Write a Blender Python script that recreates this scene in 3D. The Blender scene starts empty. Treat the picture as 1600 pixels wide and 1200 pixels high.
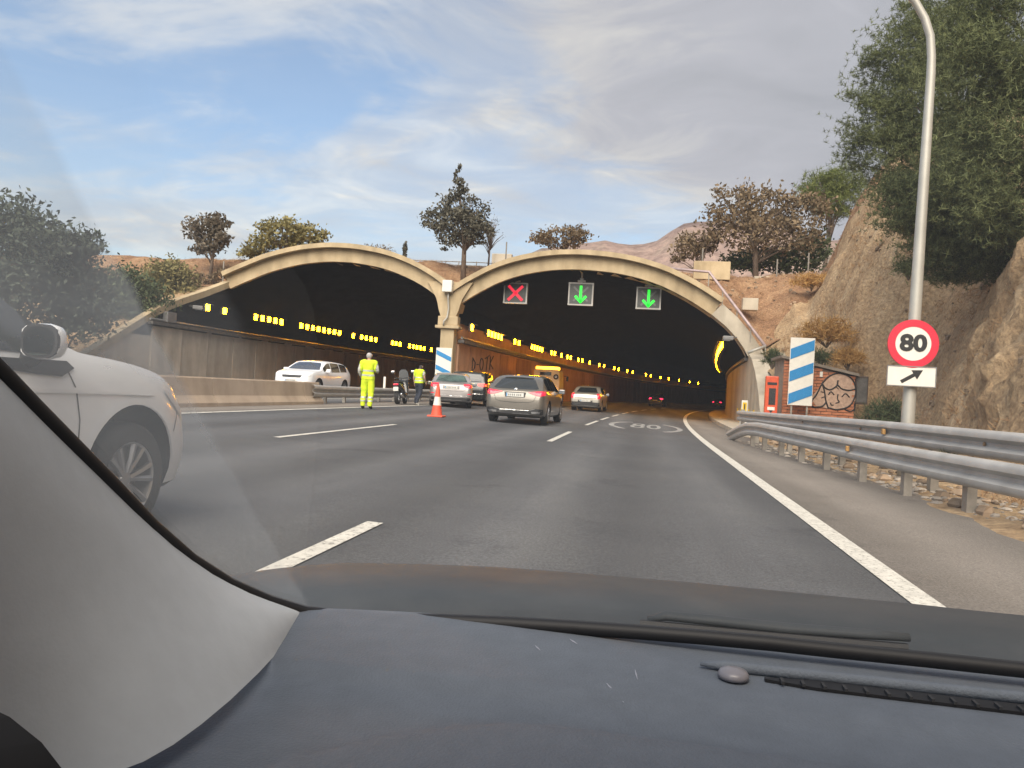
import bpy, bmesh, math, random
import numpy as np
from mathutils import Vector, Matrix, noise as mnoise
from mathutils.bvhtree import BVHTree
R = math.radians
rng = np.random.default_rng(7)
random.seed(7)
scene = bpy.context.scene
C = scene.collection

# ------------------------------------------------------------------ camera
CAM_H, ROLL, PITCH, YAW, FPX = 1.072, R(3.26), R(0.45), R(9.77), 1200.0
F_ = Vector((-math.sin(YAW)*math.cos(PITCH), math.cos(YAW)*math.cos(PITCH), math.sin(PITCH)))
R0 = Vector((math.cos(YAW), math.sin(YAW), 0)); U0 = R0.cross(F_)
RT = R0*math.cos(ROLL) + U0*math.sin(ROLL); UP = -R0*math.sin(ROLL) + U0*math.cos(ROLL)
CAM = Vector((0, 0, CAM_H))
cd = bpy.data.cameras.new('camera'); cam = bpy.data.objects.new('camera', cd); C.objects.link(cam)
cd.sensor_width = 36; cd.lens = 36*FPX/1600; cd.clip_start = 0.02; cd.clip_end = 8000
cam.matrix_world = Matrix(((RT.x, UP.x, -F_.x, CAM.x), (RT.y, UP.y, -F_.y, CAM.y), (RT.z, UP.z, -F_.z, CAM.z), (0, 0, 0, 1)))
scene.camera = cam
scene.render.resolution_x, scene.render.resolution_y = 1024, 768

def ray(px, py): return F_ + RT*((px-800)/FPX) - UP*((py-600)/FPX)
def atY(px, py, Y): d = ray(px, py); return CAM + d*(Y/d.y)
def atZ(px, py, Z): d = ray(px, py); return CAM + d*((Z-CAM_H)/d.z)

# ------------------------------------------------------------------ sky, sun, exposure
SUN_EL, SUN_AZ = R(42), R(182)       # azimuth clockwise from +Y (the way the road runs)
world = bpy.data.worlds.new('World'); scene.world = world; world.use_nodes = True
nt = world.node_tree; nt.nodes.clear()
def N(t, ty, **kw):
    n = t.nodes.new(ty)
    for k, v in kw.items():
        if k.startswith('i_'):
            n.inputs[int(k[2:]) if k[2:].isdigit() else k[2:].replace('_', ' ')].default_value = v
        else: setattr(n, k, v)
    return n
def math_n(t, op, a, b=None, clamp=False):
    n = t.nodes.new('ShaderNodeMath'); n.operation = op; n.use_clamp = clamp
    for i, x in enumerate((a, b)):
        if x is None: continue
        if isinstance(x, (int, float)): n.inputs[i].default_value = x
        else: t.links.new(x, n.inputs[i])
    return n.outputs[0]
def ramp_n(t, fac, stops, interp='LINEAR'):
    n = t.nodes.new('ShaderNodeValToRGB'); n.color_ramp.interpolation = interp
    el = n.color_ramp.elements
    while len(el) < len(stops): el.new(0.5)
    for e, (p, c) in zip(el, stops):
        e.position = p; e.color = (*c, 1) if len(c) == 3 else c
    t.links.new(fac, n.inputs[0]); return n.outputs[0]
def mix_n(t, fac, a, b, blend='MIX'):
    n = t.nodes.new('ShaderNodeMix'); n.data_type = 'RGBA'; n.blend_type = blend
    for i, x in ((0, fac), (6, a), (7, b)):
        if isinstance(x, (int, float)): n.inputs[i].default_value = x
        elif isinstance(x, tuple): n.inputs[i].default_value = (*x, 1) if len(x) == 3 else x
        else: t.links.new(x, n.inputs[i])
    return n.outputs[2]
sky = N(nt, 'ShaderNodeTexSky', sky_type='NISHITA', sun_disc=False, sun_elevation=SUN_EL, sun_rotation=SUN_AZ, altitude=50, air_density=1.0, dust_density=1.6, ozone_density=1.3)
CLX, CLY = 33.7, 9.1
tc = N(nt, 'ShaderNodeTexCoord')
sep = N(nt, 'ShaderNodeSeparateXYZ'); nt.links.new(tc.outputs['Generated'], sep.inputs[0])
sx, sy, sz = sep.outputs
# clouds lie on a plane overhead, so they flatten toward the horizon
zz = math_n(nt, 'ADD', math_n(nt, 'MAXIMUM', sz, 0.0), 0.13)
cmb = N(nt, 'ShaderNodeCombineXYZ')
nt.links.new(math_n(nt, 'DIVIDE', sx, zz), cmb.inputs[0]); nt.links.new(math_n(nt, 'DIVIDE', sy, zz), cmb.inputs[1])
def cloud_noise(loc, rot, sc, scale, detail, rough, dist):
    mp = N(nt, 'ShaderNodeMapping'); nt.links.new(cmb.outputs[0], mp.inputs[0])
    mp.inputs['Location'].default_value = loc; mp.inputs['Rotation'].default_value = (0, 0, rot); mp.inputs['Scale'].default_value = sc
    n_ = N(nt, 'ShaderNodeTexNoise', i_Scale=scale, i_Detail=detail, i_Roughness=rough, i_Distortion=dist); nt.links.new(mp.outputs[0], n_.inputs['Vector']); return n_.outputs[0]
big = cloud_noise((CLX, CLY, 0), R(-12), (0.8, 1.0, 1), 0.55, 4.0, 0.5, 0.3)
mid = cloud_noise((4.4, 8.3, 0), R(-20), (0.9, 1.1, 1), 1.25, 9.0, 0.6, 0.5)
fin = cloud_noise((1.2, 6.1, 0), R(-25), (0.85, 1.15, 1), 2.6, 9.0, 0.62, 0.9)
dens = math_n(nt, 'ADD', math_n(nt, 'ADD', math_n(nt, 'MULTIPLY', big, 0.55), math_n(nt, 'MULTIPLY', mid, 0.36)), math_n(nt, 'MULTIPLY', fin, 0.14))
dens = math_n(nt, 'ADD', dens, math_n(nt, 'MULTIPLY', math_n(nt, 'ADD', sx, 0.30), 0.26))     # the bank thickens to the north-east
cover = ramp_n(nt, dens, [(0.42, (0.04, 0.04, 0.04)), (0.51, (0.5, 0.5, 0.5)), (0.60, (1, 1, 1))], 'EASE')
lit = math_n(nt, 'ADD', math_n(nt, 'MULTIPLY', fin, 0.6), math_n(nt, 'MULTIPLY', mid, 0.4))
edge = math_n(nt, 'MULTIPLY', math_n(nt, 'SUBTRACT', 0.62, dens), 1.1)
cloudc = ramp_n(nt, math_n(nt, 'ADD', lit, edge), [(0.38, (2.30, 2.33, 2.55)), (0.52, (2.75, 2.75, 3.0)), (0.63, (3.6, 3.5, 3.45)), (0.74, (5.2, 4.9, 4.4))])
low = ramp_n(nt, sz, [(0.0, (0.75, 0.75, 0.75)), (0.30, (0.0, 0.0, 0.0))])                  # pale haze low in the sky
skyb = mix_n(nt, 1.0, sky.outputs[0], (0.92, 0.98, 1.0), 'MULTIPLY')
skyb = mix_n(nt, math_n(nt, 'ADD', math_n(nt, 'MULTIPLY', low, 0.75), 0.14), skyb, (3.35, 3.35, 3.25))
bg = N(nt, 'ShaderNodeBackground', i_Strength=0.05)
nt.links.new(mix_n(nt, cover, skyb, cloudc), bg.inputs[0])
wo = N(nt, 'ShaderNodeOutputWorld'); nt.links.new(bg.outputs[0], wo.inputs[0])

sl = bpy.data.lights.new('sun', 'SUN'); sl.energy = 1.5; sl.angle = R(55); sl.color = (1.0, 0.88, 0.74)
so = bpy.data.objects.new('sun', sl); C.objects.link(so)
sd = Vector((math.sin(SUN_AZ)*math.cos(SUN_EL), math.cos(SUN_AZ)*math.cos(SUN_EL), math.sin(SUN_EL)))
so.rotation_euler = sd.to_track_quat('Z', 'Y').to_euler(); so.location = (0, -30, 60)
scene.view_settings.view_transform = 'Standard'; scene.view_settings.look = 'None'
scene.view_settings.exposure = 2.05; scene.view_settings.gamma = 1
scene.cycles.use_denoising = True
scene.cycles.max_bounces = 6; scene.cycles.transparent_max_bounces = 10
scene.cycles.caustics_reflective = False; scene.cycles.caustics_refractive = False
scene.cycles.sample_clamp_indirect = 6

# ------------------------------------------------------------------ helpers
class MB:
    def __init__(s): s.v = []; s.f = []; s.xf = None
    def add(s, vs, fs):
        o = len(s.v)
        if s.xf is not None: vs = [s.xf @ Vector(v) for v in vs]
        s.v += [tuple(v) for v in vs]; s.f += [tuple(i+o for i in f) for f in fs]; return s
    def box(s, c, d, rz=0, rx=0, ry=0):
        M = Matrix.Rotation(rz, 3, 'Z') @ Matrix.Rotation(ry, 3, 'Y') @ Matrix.Rotation(rx, 3, 'X')
        c = Vector(c)
        vs = [c + M @ Vector((a*d[0]/2, b*d[1]/2, e*d[2]/2)) for e in (-1, 1) for a, b in ((-1, -1), (1, -1), (1, 1), (-1, 1))]
        return s.add(vs, [(3, 2, 1, 0), (4, 5, 6, 7), (0, 1, 5, 4), (1, 2, 6, 5), (2, 3, 7, 6), (3, 0, 4, 7)])
    def cbox(s, c, d, b=0.02, rz=0):
        """box with chamfered edges"""
        bm = bmesh.new(); bmesh.ops.create_cube(bm, size=1)
        for v in bm.verts: v.co = Vector((v.co.x*d[0], v.co.y*d[1], v.co.z*d[2]))
        bmesh.ops.bevel(bm, geom=bm.edges[:], offset=b, segments=2, affect='EDGES', profile=0.6)
        M = Matrix.Translation(c) @ Matrix.Rotation(rz, 4, 'Z')
        bm.verts.index_update()
        s.add([M @ v.co for v in bm.verts], [tuple(v.index for v in f.verts) for f in bm.faces]); bm.free(); return s
    def loft(s, rings, closed=True, caps=True):
        n = len(rings[0]); vs = [p for r in rings for p in r]; fs = []
        for i in range(len(rings)-1):
            for j in range(n if closed else n-1):
                a, b = i*n+j, i*n+(j+1) % n
                fs.append((a, b, b+n, a+n))
        if caps and closed:
            fs.append(tuple(range(n-1, -1, -1))); fs.append(tuple(range((len(rings)-1)*n, len(rings)*n)))
        return s.add(vs, fs)
    def tube(s, pts, rad, n=8, caps=True, flat=1.0):
        pts = [Vector(p) for p in pts]
        if isinstance(rad, (int, float)): rad = [rad]*len(pts)
        rings = []; prev = None
        for i, p in enumerate(pts):
            t = (pts[min(i+1, len(pts)-1)] - pts[max(i-1, 0)])
            t = t.normalized() if t.length > 1e-9 else Vector((0, 0, 1))
            if prev is None:
                a = Vector((0, 0, 1)) if abs(t.z) < 0.9 else Vector((1, 0, 0))
                u = t.cross(a).normalized()
            else:
                u = (prev - t*prev.dot(t)); u = u.normalized() if u.length > 1e-6 else t.orthogonal().normalized()
            prev = u; w = t.cross(u)
            rings.append([p + (u*math.cos(2*math.pi*k/n) + w*math.sin(2*math.pi*k/n)*flat)*rad[i] for k in range(n)])
        return s.loft(rings, True, caps)
    def lathe(s, prof, n=16, o=(0, 0, 0), M=None, caps=True):
        M = M or Matrix.Identity(3); o = Vector(o)
        return s.loft([[o + M @ Vector((r*math.cos(2*math.pi*k/n), r*math.sin(2*math.pi*k/n), z)) for k in range(n)] for r, z in prof], True, caps)
    def prism(s, poly, fn, d0, d1):
        """poly 2D -> fn(u, v, d) 3D, extruded d0..d1"""
        n = len(poly)
        vs = [fn(u, v, d0) for u, v in poly] + [fn(u, v, d1) for u, v in poly]
        return s.add(vs, [tuple(range(n-1, -1, -1)), tuple(range(n, 2*n))] + [(i, (i+1) % n, (i+1) % n+n, i+n) for i in range(n)])
    def mesh(s, name):
        me = bpy.data.meshes.new(name); me.from_pydata(s.v, [], s.f)
        bm = bmesh.new(); bm.from_mesh(me); bmesh.ops.recalc_face_normals(bm, faces=bm.faces[:]); bm.to_mesh(me); bm.free()
        return me
    def build(s, name, mat, parent=None, smooth=None, recalc=True):
        me = s.mesh(name) if recalc else bpy.data.meshes.new(name)
        if not recalc: me.from_pydata(s.v, [], s.f)
        return link(name, me, mat, parent, smooth)
def link(name, me, mat, parent=None, smooth=None):
    o = bpy.data.objects.new(name, me); C.objects.link(o)
    if mat is not None and not me.materials: me.materials.append(mat)
    if smooth:
        me.polygons.foreach_set('use_smooth', [True]*len(me.polygons))
        if smooth is not True: me.set_sharp_from_angle(angle=R(smooth))
    if parent: o.parent = parent
    return o
def tag(o, label=None, cat=None, group=None, kind=None):
    if label: o['label'] = label
    if cat: o['category'] = cat
    if group: o['group'] = group
    if kind: o['kind'] = kind
    return o
def thing(name, label, cat, loc=(0, 0, 0), rz=0, group=None):
    o = bpy.data.objects.new(name, None); C.objects.link(o); o.empty_display_size = 0.1
    o.location = loc; o.rotation_euler = (0, 0, rz)
    return tag(o, label, cat, group)
def copy_tree(o, parent=None):
    c = o.copy(); C.objects.link(c)
    if parent: c.parent = parent
    for ch in list(o.children): copy_tree(ch, c)
    return c
def np_mesh(name, V, Fq):
    """fast mesh from numpy verts and quad faces"""
    me = bpy.data.meshes.new(name); V = np.asarray(V, np.float32); Fq = np.asarray(Fq, np.int32)
    me.vertices.add(len(V)); me.vertices.foreach_set('co', V.ravel())
    k = Fq.shape[1]
    me.loops.add(Fq.size); me.loops.foreach_set('vertex_index', Fq.ravel())
    me.polygons.add(len(Fq)); me.polygons.foreach_set('loop_start', np.arange(0, Fq.size, k, dtype=np.int32))
    me.polygons.foreach_set('loop_total', np.full(len(Fq), k, np.int32))
    me.update(calc_edges=True); me.validate(); return me
def pch(x, pts):
    """smooth monotone interpolation through control points"""
    xs = [a for a, _ in pts]; ys = [b for _, b in pts]
    if x <= xs[0]: return ys[0]
    if x >= xs[-1]: return ys[-1]
    i = max(k for k in range(len(xs)-1) if xs[k] <= x)
    d = [(ys[k+1]-ys[k])/(xs[k+1]-xs[k]) for k in range(len(xs)-1)]
    def m(k):
        if k == 0: return d[0]
        if k == len(xs)-1: return d[-1]
        if d[k-1]*d[k] <= 0: return 0
        return 2*d[k-1]*d[k]/(d[k-1]+d[k])
    h = xs[i+1]-xs[i]; t = (x-xs[i])/h
    return (2*t**3-3*t*t+1)*ys[i] + (t**3-2*t*t+t)*h*m(i) + (-2*t**3+3*t*t)*ys[i+1] + (t**3-t*t)*h*m(i+1)
def lerp(x, pts): return float(np.interp(x, [a for a, _ in pts], [b for _, b in pts]))
def sst(a, b, x): t = min(1, max(0, (x-a)/(b-a))); return t*t*(3-2*t)
def fbm(x, y, z=0, o=4): return mnoise.fractal(Vector((x, y, z)), 1.0, 2.0, o, noise_basis='PERLIN_ORIGINAL')

# ------------------------------------------------------------------ materials
def mat(name, col, rough=0.7, metal=0.0, var=0.0, vscale=3.0, col2=None, bump=0.0, bscale=20.0, coat=0.0, stretch=(1, 1, 1), emit=None, estr=0.0, island=False, objrand=0.0, spec=0.5, detail=5.0):
    m = bpy.data.materials.new(name); m.use_nodes = True; t = m.node_tree
    b = t.nodes['Principled BSDF']; b.inputs['Roughness'].default_value = rough; b.inputs['Metallic'].default_value = metal
    b.inputs['Coat Weight'].default_value = coat; b.inputs['Coat Roughness'].default_value = 0.05; b.inputs['Specular IOR Level'].default_value = spec
    b.inputs['Base Color'].default_value = (*col, 1)
    tcn = None
    if var or col2 or bump:
        tcn = N(t, 'ShaderNodeTexCoord'); mpn = N(t, 'ShaderNodeMapping'); t.links.new(tcn.outputs['Object'], mpn.inputs[0]); mpn.inputs['Scale'].default_value = stretch
    out = None
    if var or col2:
        nz = N(t, 'ShaderNodeTexNoise', i_Scale=vscale, i_Detail=detail, i_Roughness=0.6); t.links.new(mpn.outputs[0], nz.inputs['Vector'])
        c2 = col2 or tuple(max(0, c*(1-var)) for c in col); c1 = col if col2 else tuple(min(1, c*(1+var)) for c in col)
        out = ramp_n(t, nz.outputs[0], [(0.32, c2), (0.68, c1)])
    if island:
        g = N(t, 'ShaderNodeNewGeometry')
        f = ramp_n(t, g.outputs['Random Per Island'], [(0, (0.45, 0.45, 0.45)), (1, (1.35, 1.35, 1.35))])
        out = mix_n(t, 1.0, out if out else tuple(col), f, 'MULTIPLY')
    if objrand:
        g = N(t, 'ShaderNodeObjectInfo')
        f = ramp_n(t, g.outputs['Random'], [(0, (1-objrand,)*3), (1, (1+objrand,)*3)])
        out = mix_n(t, 1.0, out if out else tuple(col), f, 'MULTIPLY')
    if out is not None: t.links.new(out, b.inputs['Base Color'])
    if bump:
        nb = N(t, 'ShaderNodeTexNoise', i_Scale=bscale, i_Detail=4.0); t.links.new(mpn.outputs[0], nb.inputs['Vector'])
        bp = N(t, 'ShaderNodeBump', i_Strength=bump, i_Distance=0.02); t.links.new(nb.outputs[0], bp.inputs['Height']); t.links.new(bp.outputs[0], b.inputs['Normal'])
    if emit: b.inputs['Emission Color'].default_value = (*emit, 1); b.inputs['Emission Strength'].default_value = estr
    return m
def leafmat(name, c1, c2, trans=0.25):
    m = bpy.data.materials.new(name); m.use_nodes = True; t = m.node_tree; b = t.nodes['Principled BSDF']
    g = N(t, 'ShaderNodeNewGeometry')
    tcn = N(t, 'ShaderNodeTexCoord'); nz = N(t, 'ShaderNodeTexNoise', i_Scale=0.9, i_Detail=2.0); t.links.new(tcn.outputs['Object'], nz.inputs['Vector'])
    f = math_n(t, 'ADD', math_n(t, 'MULTIPLY', g.outputs['Random Per Island'], 0.55), math_n(t, 'MULTIPLY', nz.outputs[0], 0.55))
    c = ramp_n(t, f, [(0.2, c1), (0.85, c2)])
    t.links.new(c, b.inputs['Base Color']); b.inputs['Roughness'].default_value = 0.65; b.inputs['Specular IOR Level'].default_value = 0.25
    tr = N(t, 'ShaderNodeBsdfTranslucent'); t.links.new(c, tr.inputs[0])
    mx = N(t, 'ShaderNodeMixShader', i_0=trans); t.links.new(b.outputs[0], mx.inputs[1]); t.links.new(tr.outputs[0], mx.inputs[2])
    t.links.new(mx.outputs[0], t.nodes['Material Output'].inputs[0]); return m
def paint(name, col, metal=0.6, rough=0.32, coat=0.8, dust=0.08):
    return mat(name, col, rough, metal, var=dust, vscale=2.2, coat=coat)

M = {}
# asphalt: fine aggregate, long streaks of wear
def asphalt(name, c1, c2, c3):
    m = bpy.data.materials.new(name); m.use_nodes = True; t = m.node_tree; b = t.nodes['Principled BSDF']
    tcn = N(t, 'ShaderNodeTexCoord')
    mpn = N(t, 'ShaderNodeMapping'); t.links.new(tcn.outputs['Object'], mpn.inputs[0]); mpn.inputs['Scale'].default_value = (1.1, 0.07, 1)
    a = N(t, 'ShaderNodeTexNoise', i_Scale=1.0, i_Detail=4.0); t.links.new(mpn.outputs[0], a.inputs['Vector'])
    big = N(t, 'ShaderNodeTexNoise', i_Scale=0.35, i_Detail=6.0, i_Roughness=0.65); t.links.new(tcn.outputs['Object'], big.inputs['Vector'])
    fine = N(t, 'ShaderNodeTexNoise', i_Scale=55.0, i_Detail=3.0, i_Roughness=0.8); t.links.new(tcn.outputs['Object'], fine.inputs['Vector'])
    vo = N(t, 'ShaderNodeTexVoronoi', i_Scale=38.0); t.links.new(tcn.outputs['Object'], vo.inputs['Vector'])
    base = ramp_n(t, math_n(t, 'ADD', math_n(t, 'MULTIPLY', a.outputs[0], 0.55), math_n(t, 'MULTIPLY', big.outputs[0], 0.45)), [(0.34, c1), (0.5, c2), (0.66, c3)])
    fr = ramp_n(t, fine.outputs[0], [(0.3, (0.6, 0.6, 0.6)), (0.7, (1.42, 1.42, 1.42))])
    sp = ramp_n(t, vo.outputs['Distance'], [(0.0, (1.5, 1.48, 1.42)), (0.16, (1, 1, 1))])
    sx_ = N(t, 'ShaderNodeSeparateXYZ'); t.links.new(tcn.outputs['Object'], sx_.inputs[0])
    trk = math_n(t, 'COSINE', math_n(t, 'MULTIPLY', math_n(t, 'ADD', sx_.outputs[0], 1.0), 2*math.pi/1.775))   # wheel tracks, two to a lane
    trk = math_n(t, 'ADD', math_n(t, 'MULTIPLY', math_n(t, 'MULTIPLY', trk, a.outputs[0]), 0.32), 1.0)
    ov = N(t, 'ShaderNodeTexNoise', i_Scale=0.9, i_Detail=8.0, i_Roughness=0.7); t.links.new(tcn.outputs['Object'], ov.inputs['Vector'])
    oil = ramp_n(t, ov.outputs[0], [(0.30, (0.72, 0.72, 0.73)), (0.42, (1, 1, 1))])
    base = mix_n(t, 1.0, mix_n(t, 1.0, base, trk, 'MULTIPLY'), oil, 'MULTIPLY')
    t.links.new(mix_n(t, 1.0, mix_n(t, 1.0, base, fr, 'MULTIPLY'), sp, 'MULTIPLY'), b.inputs['Base Color'])
    b.inputs['Roughness'].default_value = 0.88; b.inputs['Specular IOR Level'].default_value = 0.3
    bp = N(t, 'ShaderNodeBump', i_Strength=0.55, i_Distance=0.012); t.links.new(fine.outputs[0], bp.inputs['Height']); t.links.new(bp.outputs[0], b.inputs['Normal'])
    return m
M['asphalt'] = asphalt('asphalt', (0.070, 0.072, 0.077), (0.092, 0.094, 0.099), (0.120, 0.121, 0.122))
M['shoulder'] = asphalt('shoulder_asphalt', (0.14, 0.125, 0.108), (0.185, 0.165, 0.145), (0.23, 0.207, 0.182))
def roadpaint():
    m = mat('road_paint', (0.62, 0.60, 0.54), 0.75, var=0.14, vscale=9, bump=0.3, bscale=60); t = m.node_tree; b = t.nodes['Principled BSDF']
    tcn = N(t, 'ShaderNodeTexCoord'); w = N(t, 'ShaderNodeTexNoise', i_Scale=26.0, i_Detail=6.0, i_Roughness=0.75); t.links.new(tcn.outputs['Object'], w.inputs['Vector'])
    src = b.inputs['Base Color'].links[0].from_socket
    k = ramp_n(t, w.outputs[0], [(0.36, (0.25, 0.24, 0.23)), (0.47, (1, 1, 1))])
    t.links.new(mix_n(t, 1.0, src, k, 'MULTIPLY'), b.inputs['Base Color']); return m
M['paint'] = roadpaint()
# concrete with rain streaks
def concrete(name, c1, c2, streak=0.5, objrand=0.0, sz=0.8):
    m = bpy.data.materials.new(name); m.use_nodes = True; t = m.node_tree; b = t.nodes['Principled BSDF']
    tcn = N(t, 'ShaderNodeTexCoord')
    a = N(t, 'ShaderNodeTexNoise', i_Scale=1.3, i_Detail=7.0, i_Roughness=0.62); t.links.new(tcn.outputs['Object'], a.inputs['Vector'])
    mpn = N(t, 'ShaderNodeMapping'); t.links.new(tcn.outputs['Object'], mpn.inputs[0]); mpn.inputs['Scale'].default_value = (sz, sz, 0.16)
    if objrand:
        oi = N(t, 'ShaderNodeObjectInfo'); cb = N(t, 'ShaderNodeCombineXYZ')
        for i in range(3): t.links.new(math_n(t, 'MULTIPLY', oi.outputs['Random'], 37.0+i*11), cb.inputs[i])
        t.links.new(cb.outputs[0], mpn.inputs['Location'])
    s = N(t, 'ShaderNodeTexNoise', i_Scale=2.0, i_Detail=5.0); t.links.new(mpn.outputs[0], s.inputs['Vector'])
    base = ramp_n(t, a.outputs[0], [(0.3, c1), (0.7, c2)])
    st = ramp_n(t, s.outputs[0], [(0.30, (1-streak,)*3), (0.60, (1, 1, 1))])
    out = mix_n(t, 1.0, base, st, 'MULTIPLY')
    if objrand:
        k = ramp_n(t, oi.outputs['Random'], [(0, (1-objrand,)*3), (1, (1+objrand,)*3)]); out = mix_n(t, 1.0, out, k, 'MULTIPLY')
    t.links.new(out, b.inputs['Base Color']); b.inputs['Roughness'].default_value = 0.85; b.inputs['Specular IOR Level'].default_value = 0.3
    f = N(t, 'ShaderNodeTexNoise', i_Scale=30.0, i_Detail=5.0); t.links.new(tcn.outputs['Object'], f.inputs['Vector'])
    bp = N(t, 'ShaderNodeBump', i_Strength=0.3, i_Distance=0.02); t.links.new(f.outputs[0], bp.inputs['Height']); t.links.new(bp.outputs[0], b.inputs['Normal'])
    return m
M['conc'] = concrete('portal_concrete', (0.43, 0.335, 0.205), (0.56, 0.45, 0.29), 0.28)
M['conc_grey'] = concrete('grey_concrete', (0.45, 0.40, 0.32), (0.58, 0.52, 0.42), 0.25)
M['panel'] = concrete('wall_panel', (0.42, 0.245, 0.15), (0.52, 0.32, 0.21), 0.25, objrand=0.22)
M['panel_l'] = concrete('pale_wall_panel', (0.50, 0.44, 0.36), (0.62, 0.55, 0.46), 0.25, objrand=0.2)
M['barrier'] = concrete('barrier_concrete', (0.43, 0.335, 0.25), (0.56, 0.45, 0.345), 0.2)
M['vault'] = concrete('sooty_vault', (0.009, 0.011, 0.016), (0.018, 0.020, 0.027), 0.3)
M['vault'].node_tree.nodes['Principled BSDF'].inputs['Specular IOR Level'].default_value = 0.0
M['ledge'] = mat('dark_ledge', (0.10, 0.095, 0.09), 0.7, var=0.3)
def earth(name, stops, scale=0.8, bump=0.9, bdist=0.12):
    m = bpy.data.materials.new(name); m.use_nodes = True; t = m.node_tree; b = t.nodes['Principled BSDF']
    tcn = N(t, 'ShaderNodeTexCoord')
    a = N(t, 'ShaderNodeTexNoise', i_Scale=scale, i_Detail=10.0, i_Roughness=0.68, i_Distortion=0.4); t.links.new(tcn.outputs['Object'], a.inputs['Vector'])
    f = N(t, 'ShaderNodeTexNoise', i_Scale=scale*9, i_Detail=6.0, i_Roughness=0.75); t.links.new(tcn.outputs['Object'], f.inputs['Vector'])
    v = N(t, 'ShaderNodeTexVoronoi', i_Scale=scale*7); t.links.new(tcn.outputs['Object'], v.inputs['Vector'])
    c = ramp_n(t, a.outputs[0], stops)
    k = ramp_n(t, f.outputs[0], [(0.3, (0.55, 0.52, 0.5)), (0.52, (1, 1, 1)), (0.72, (1.45, 1.4, 1.3))])
    t.links.new(mix_n(t, 1.0, c, k, 'MULTIPLY'), b.inputs['Base Color']); b.inputs['Roughness'].default_value = 0.95; b.inputs['Specular IOR Level'].default_value = 0.15
    h = math_n(t, 'ADD', f.outputs[0], math_n(t, 'MULTIPLY', v.outputs['Distance'], 0.5))
    bp = N(t, 'ShaderNodeBump', i_Strength=bump, i_Distance=bdist); t.links.new(h, bp.inputs['Height']); t.links.new(bp.outputs[0], b.inputs['Normal'])
    return m
M['earth'] = earth('dry_earth', [(0.28, (0.32, 0.215, 0.13)), (0.45, (0.44, 0.31, 0.185)), (0.58, (0.50, 0.365, 0.225)), (0.72, (0.52, 0.41, 0.28))])
M['earth_red'] = earth('red_earth', [(0.30, (0.20, 0.115, 0.07)), (0.45, (0.33, 0.195, 0.115)), (0.6, (0.42, 0.265, 0.155)), (0.75, (0.44, 0.32, 0.21))], 1.1)
M['ground'] = earth('scrub_ground', [(0.3, (0.12, 0.09, 0.06)), (0.6, (0.22, 0.17, 0.11)), (0.75, (0.16, 0.15, 0.08))], 0.5)
M['hill'] = earth('far_hill', [(0.3, (0.20, 0.15, 0.14)), (0.5, (0.30, 0.22, 0.19)), (0.7, (0.22, 0.20, 0.16))], 0.012, 0.3, 2.0)
M['galv'] = mat('galvanised_steel', (0.44, 0.43, 0.41), 0.58, 0.30, var=0.14, vscale=2.5, stretch=(1, 1, 1), bump=0.05)
M['galv_dull'] = mat('dull_post_steel', (0.30, 0.275, 0.24), 0.6, 0.5, var=0.25, vscale=4)
M['pole'] = mat('painted_pole', (0.42, 0.41, 0.37), 0.5, 0.3, var=0.12, vscale=1.5)
M['white'] = mat('white_sheet', (0.72, 0.70, 0.64), 0.45, var=0.05, vscale=5)
M['blue'] = mat('blue_sheet', (0.02, 0.22, 0.50), 0.45, var=0.08, vscale=5)
M['red'] = mat('red_sheet', (0.62, 0.02, 0.05), 0.45, var=0.06, vscale=5)
M['black'] = mat('black_print', (0.015, 0.015, 0.016), 0.5)
M['blackp'] = mat('black_plastic', (0.018, 0.018, 0.02), 0.55, var=0.2)
M['greyp'] = mat('grey_housing', (0.22, 0.22, 0.22), 0.5, 0.2, var=0.15)
M['sosred'] = mat('orange_red_paint', (0.60, 0.085, 0.03), 0.45, var=0.12, vscale=6)
M['yellow'] = mat('yellow_reflector', (0.75, 0.50, 0.02), 0.4)
M['sodium'] = mat('sodium_lens', (0.9, 0.7, 0.2), 0.4, emit=(1.0, 0.38, 0.0028), estr=40.0)
M['greenled'] = mat('green_led', (0.02, 0.4, 0.05), 0.4, emit=(0.01, 0.95, 0.03), estr=0.36)
M['redled'] = mat('red_led', (0.5, 0.02, 0.03), 0.4, emit=(0.9, 0.012, 0.05), estr=0.24)
M['ghostled'] = mat('unlit_led', (0.16, 0.17, 0.165), 0.5)
M['glass'] = mat('car_glass', (0.018, 0.022, 0.024), 0.06, 0.0, coat=0.3, spec=0.8)
M['tyre'] = mat('tyre_rubber', (0.02, 0.02, 0.021), 0.8, var=0.2, bump=0.2)
M['rim'] = mat('alloy_rim', (0.40, 0.40, 0.41), 0.35, 0.85, var=0.1)
M['chrome'] = mat('chrome', (0.6, 0.6, 0.6), 0.18, 1.0)
M['plate'] = mat('number_plate', (0.66, 0.66, 0.62), 0.5, var=0.03)
M['tail'] = mat('tail_light_red', (0.50, 0.015, 0.03), 0.2, coat=0.5, emit=(0.9, 0.02, 0.06), estr=0.22)
M['tail_on'] = mat('tail_light_lit', (0.5, 0.015, 0.03), 0.2, emit=(1.0, 0.02, 0.07), estr=0.5)
M['headlens'] = mat('headlight_lens', (0.62, 0.63, 0.64), 0.5, 0.0)
M['bark'] = mat('bark', (0.14, 0.105, 0.08), 0.9, var=0.4, vscale=8, bump=0.6, bscale=15, stretch=(1, 1, 0.3))
M['skin'] = mat('skin', (0.45, 0.27, 0.19), 0.55, var=0.05)
M['hivis'] = mat('hi_vis_fabric', (0.62, 0.80, 0.02), 0.75, var=0.12, vscale=9, bump=0.5, bscale=9, emit=None)
M['reflect'] = mat('reflective_tape', (0.52, 0.54, 0.50), 0.4, 0.2)
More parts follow.
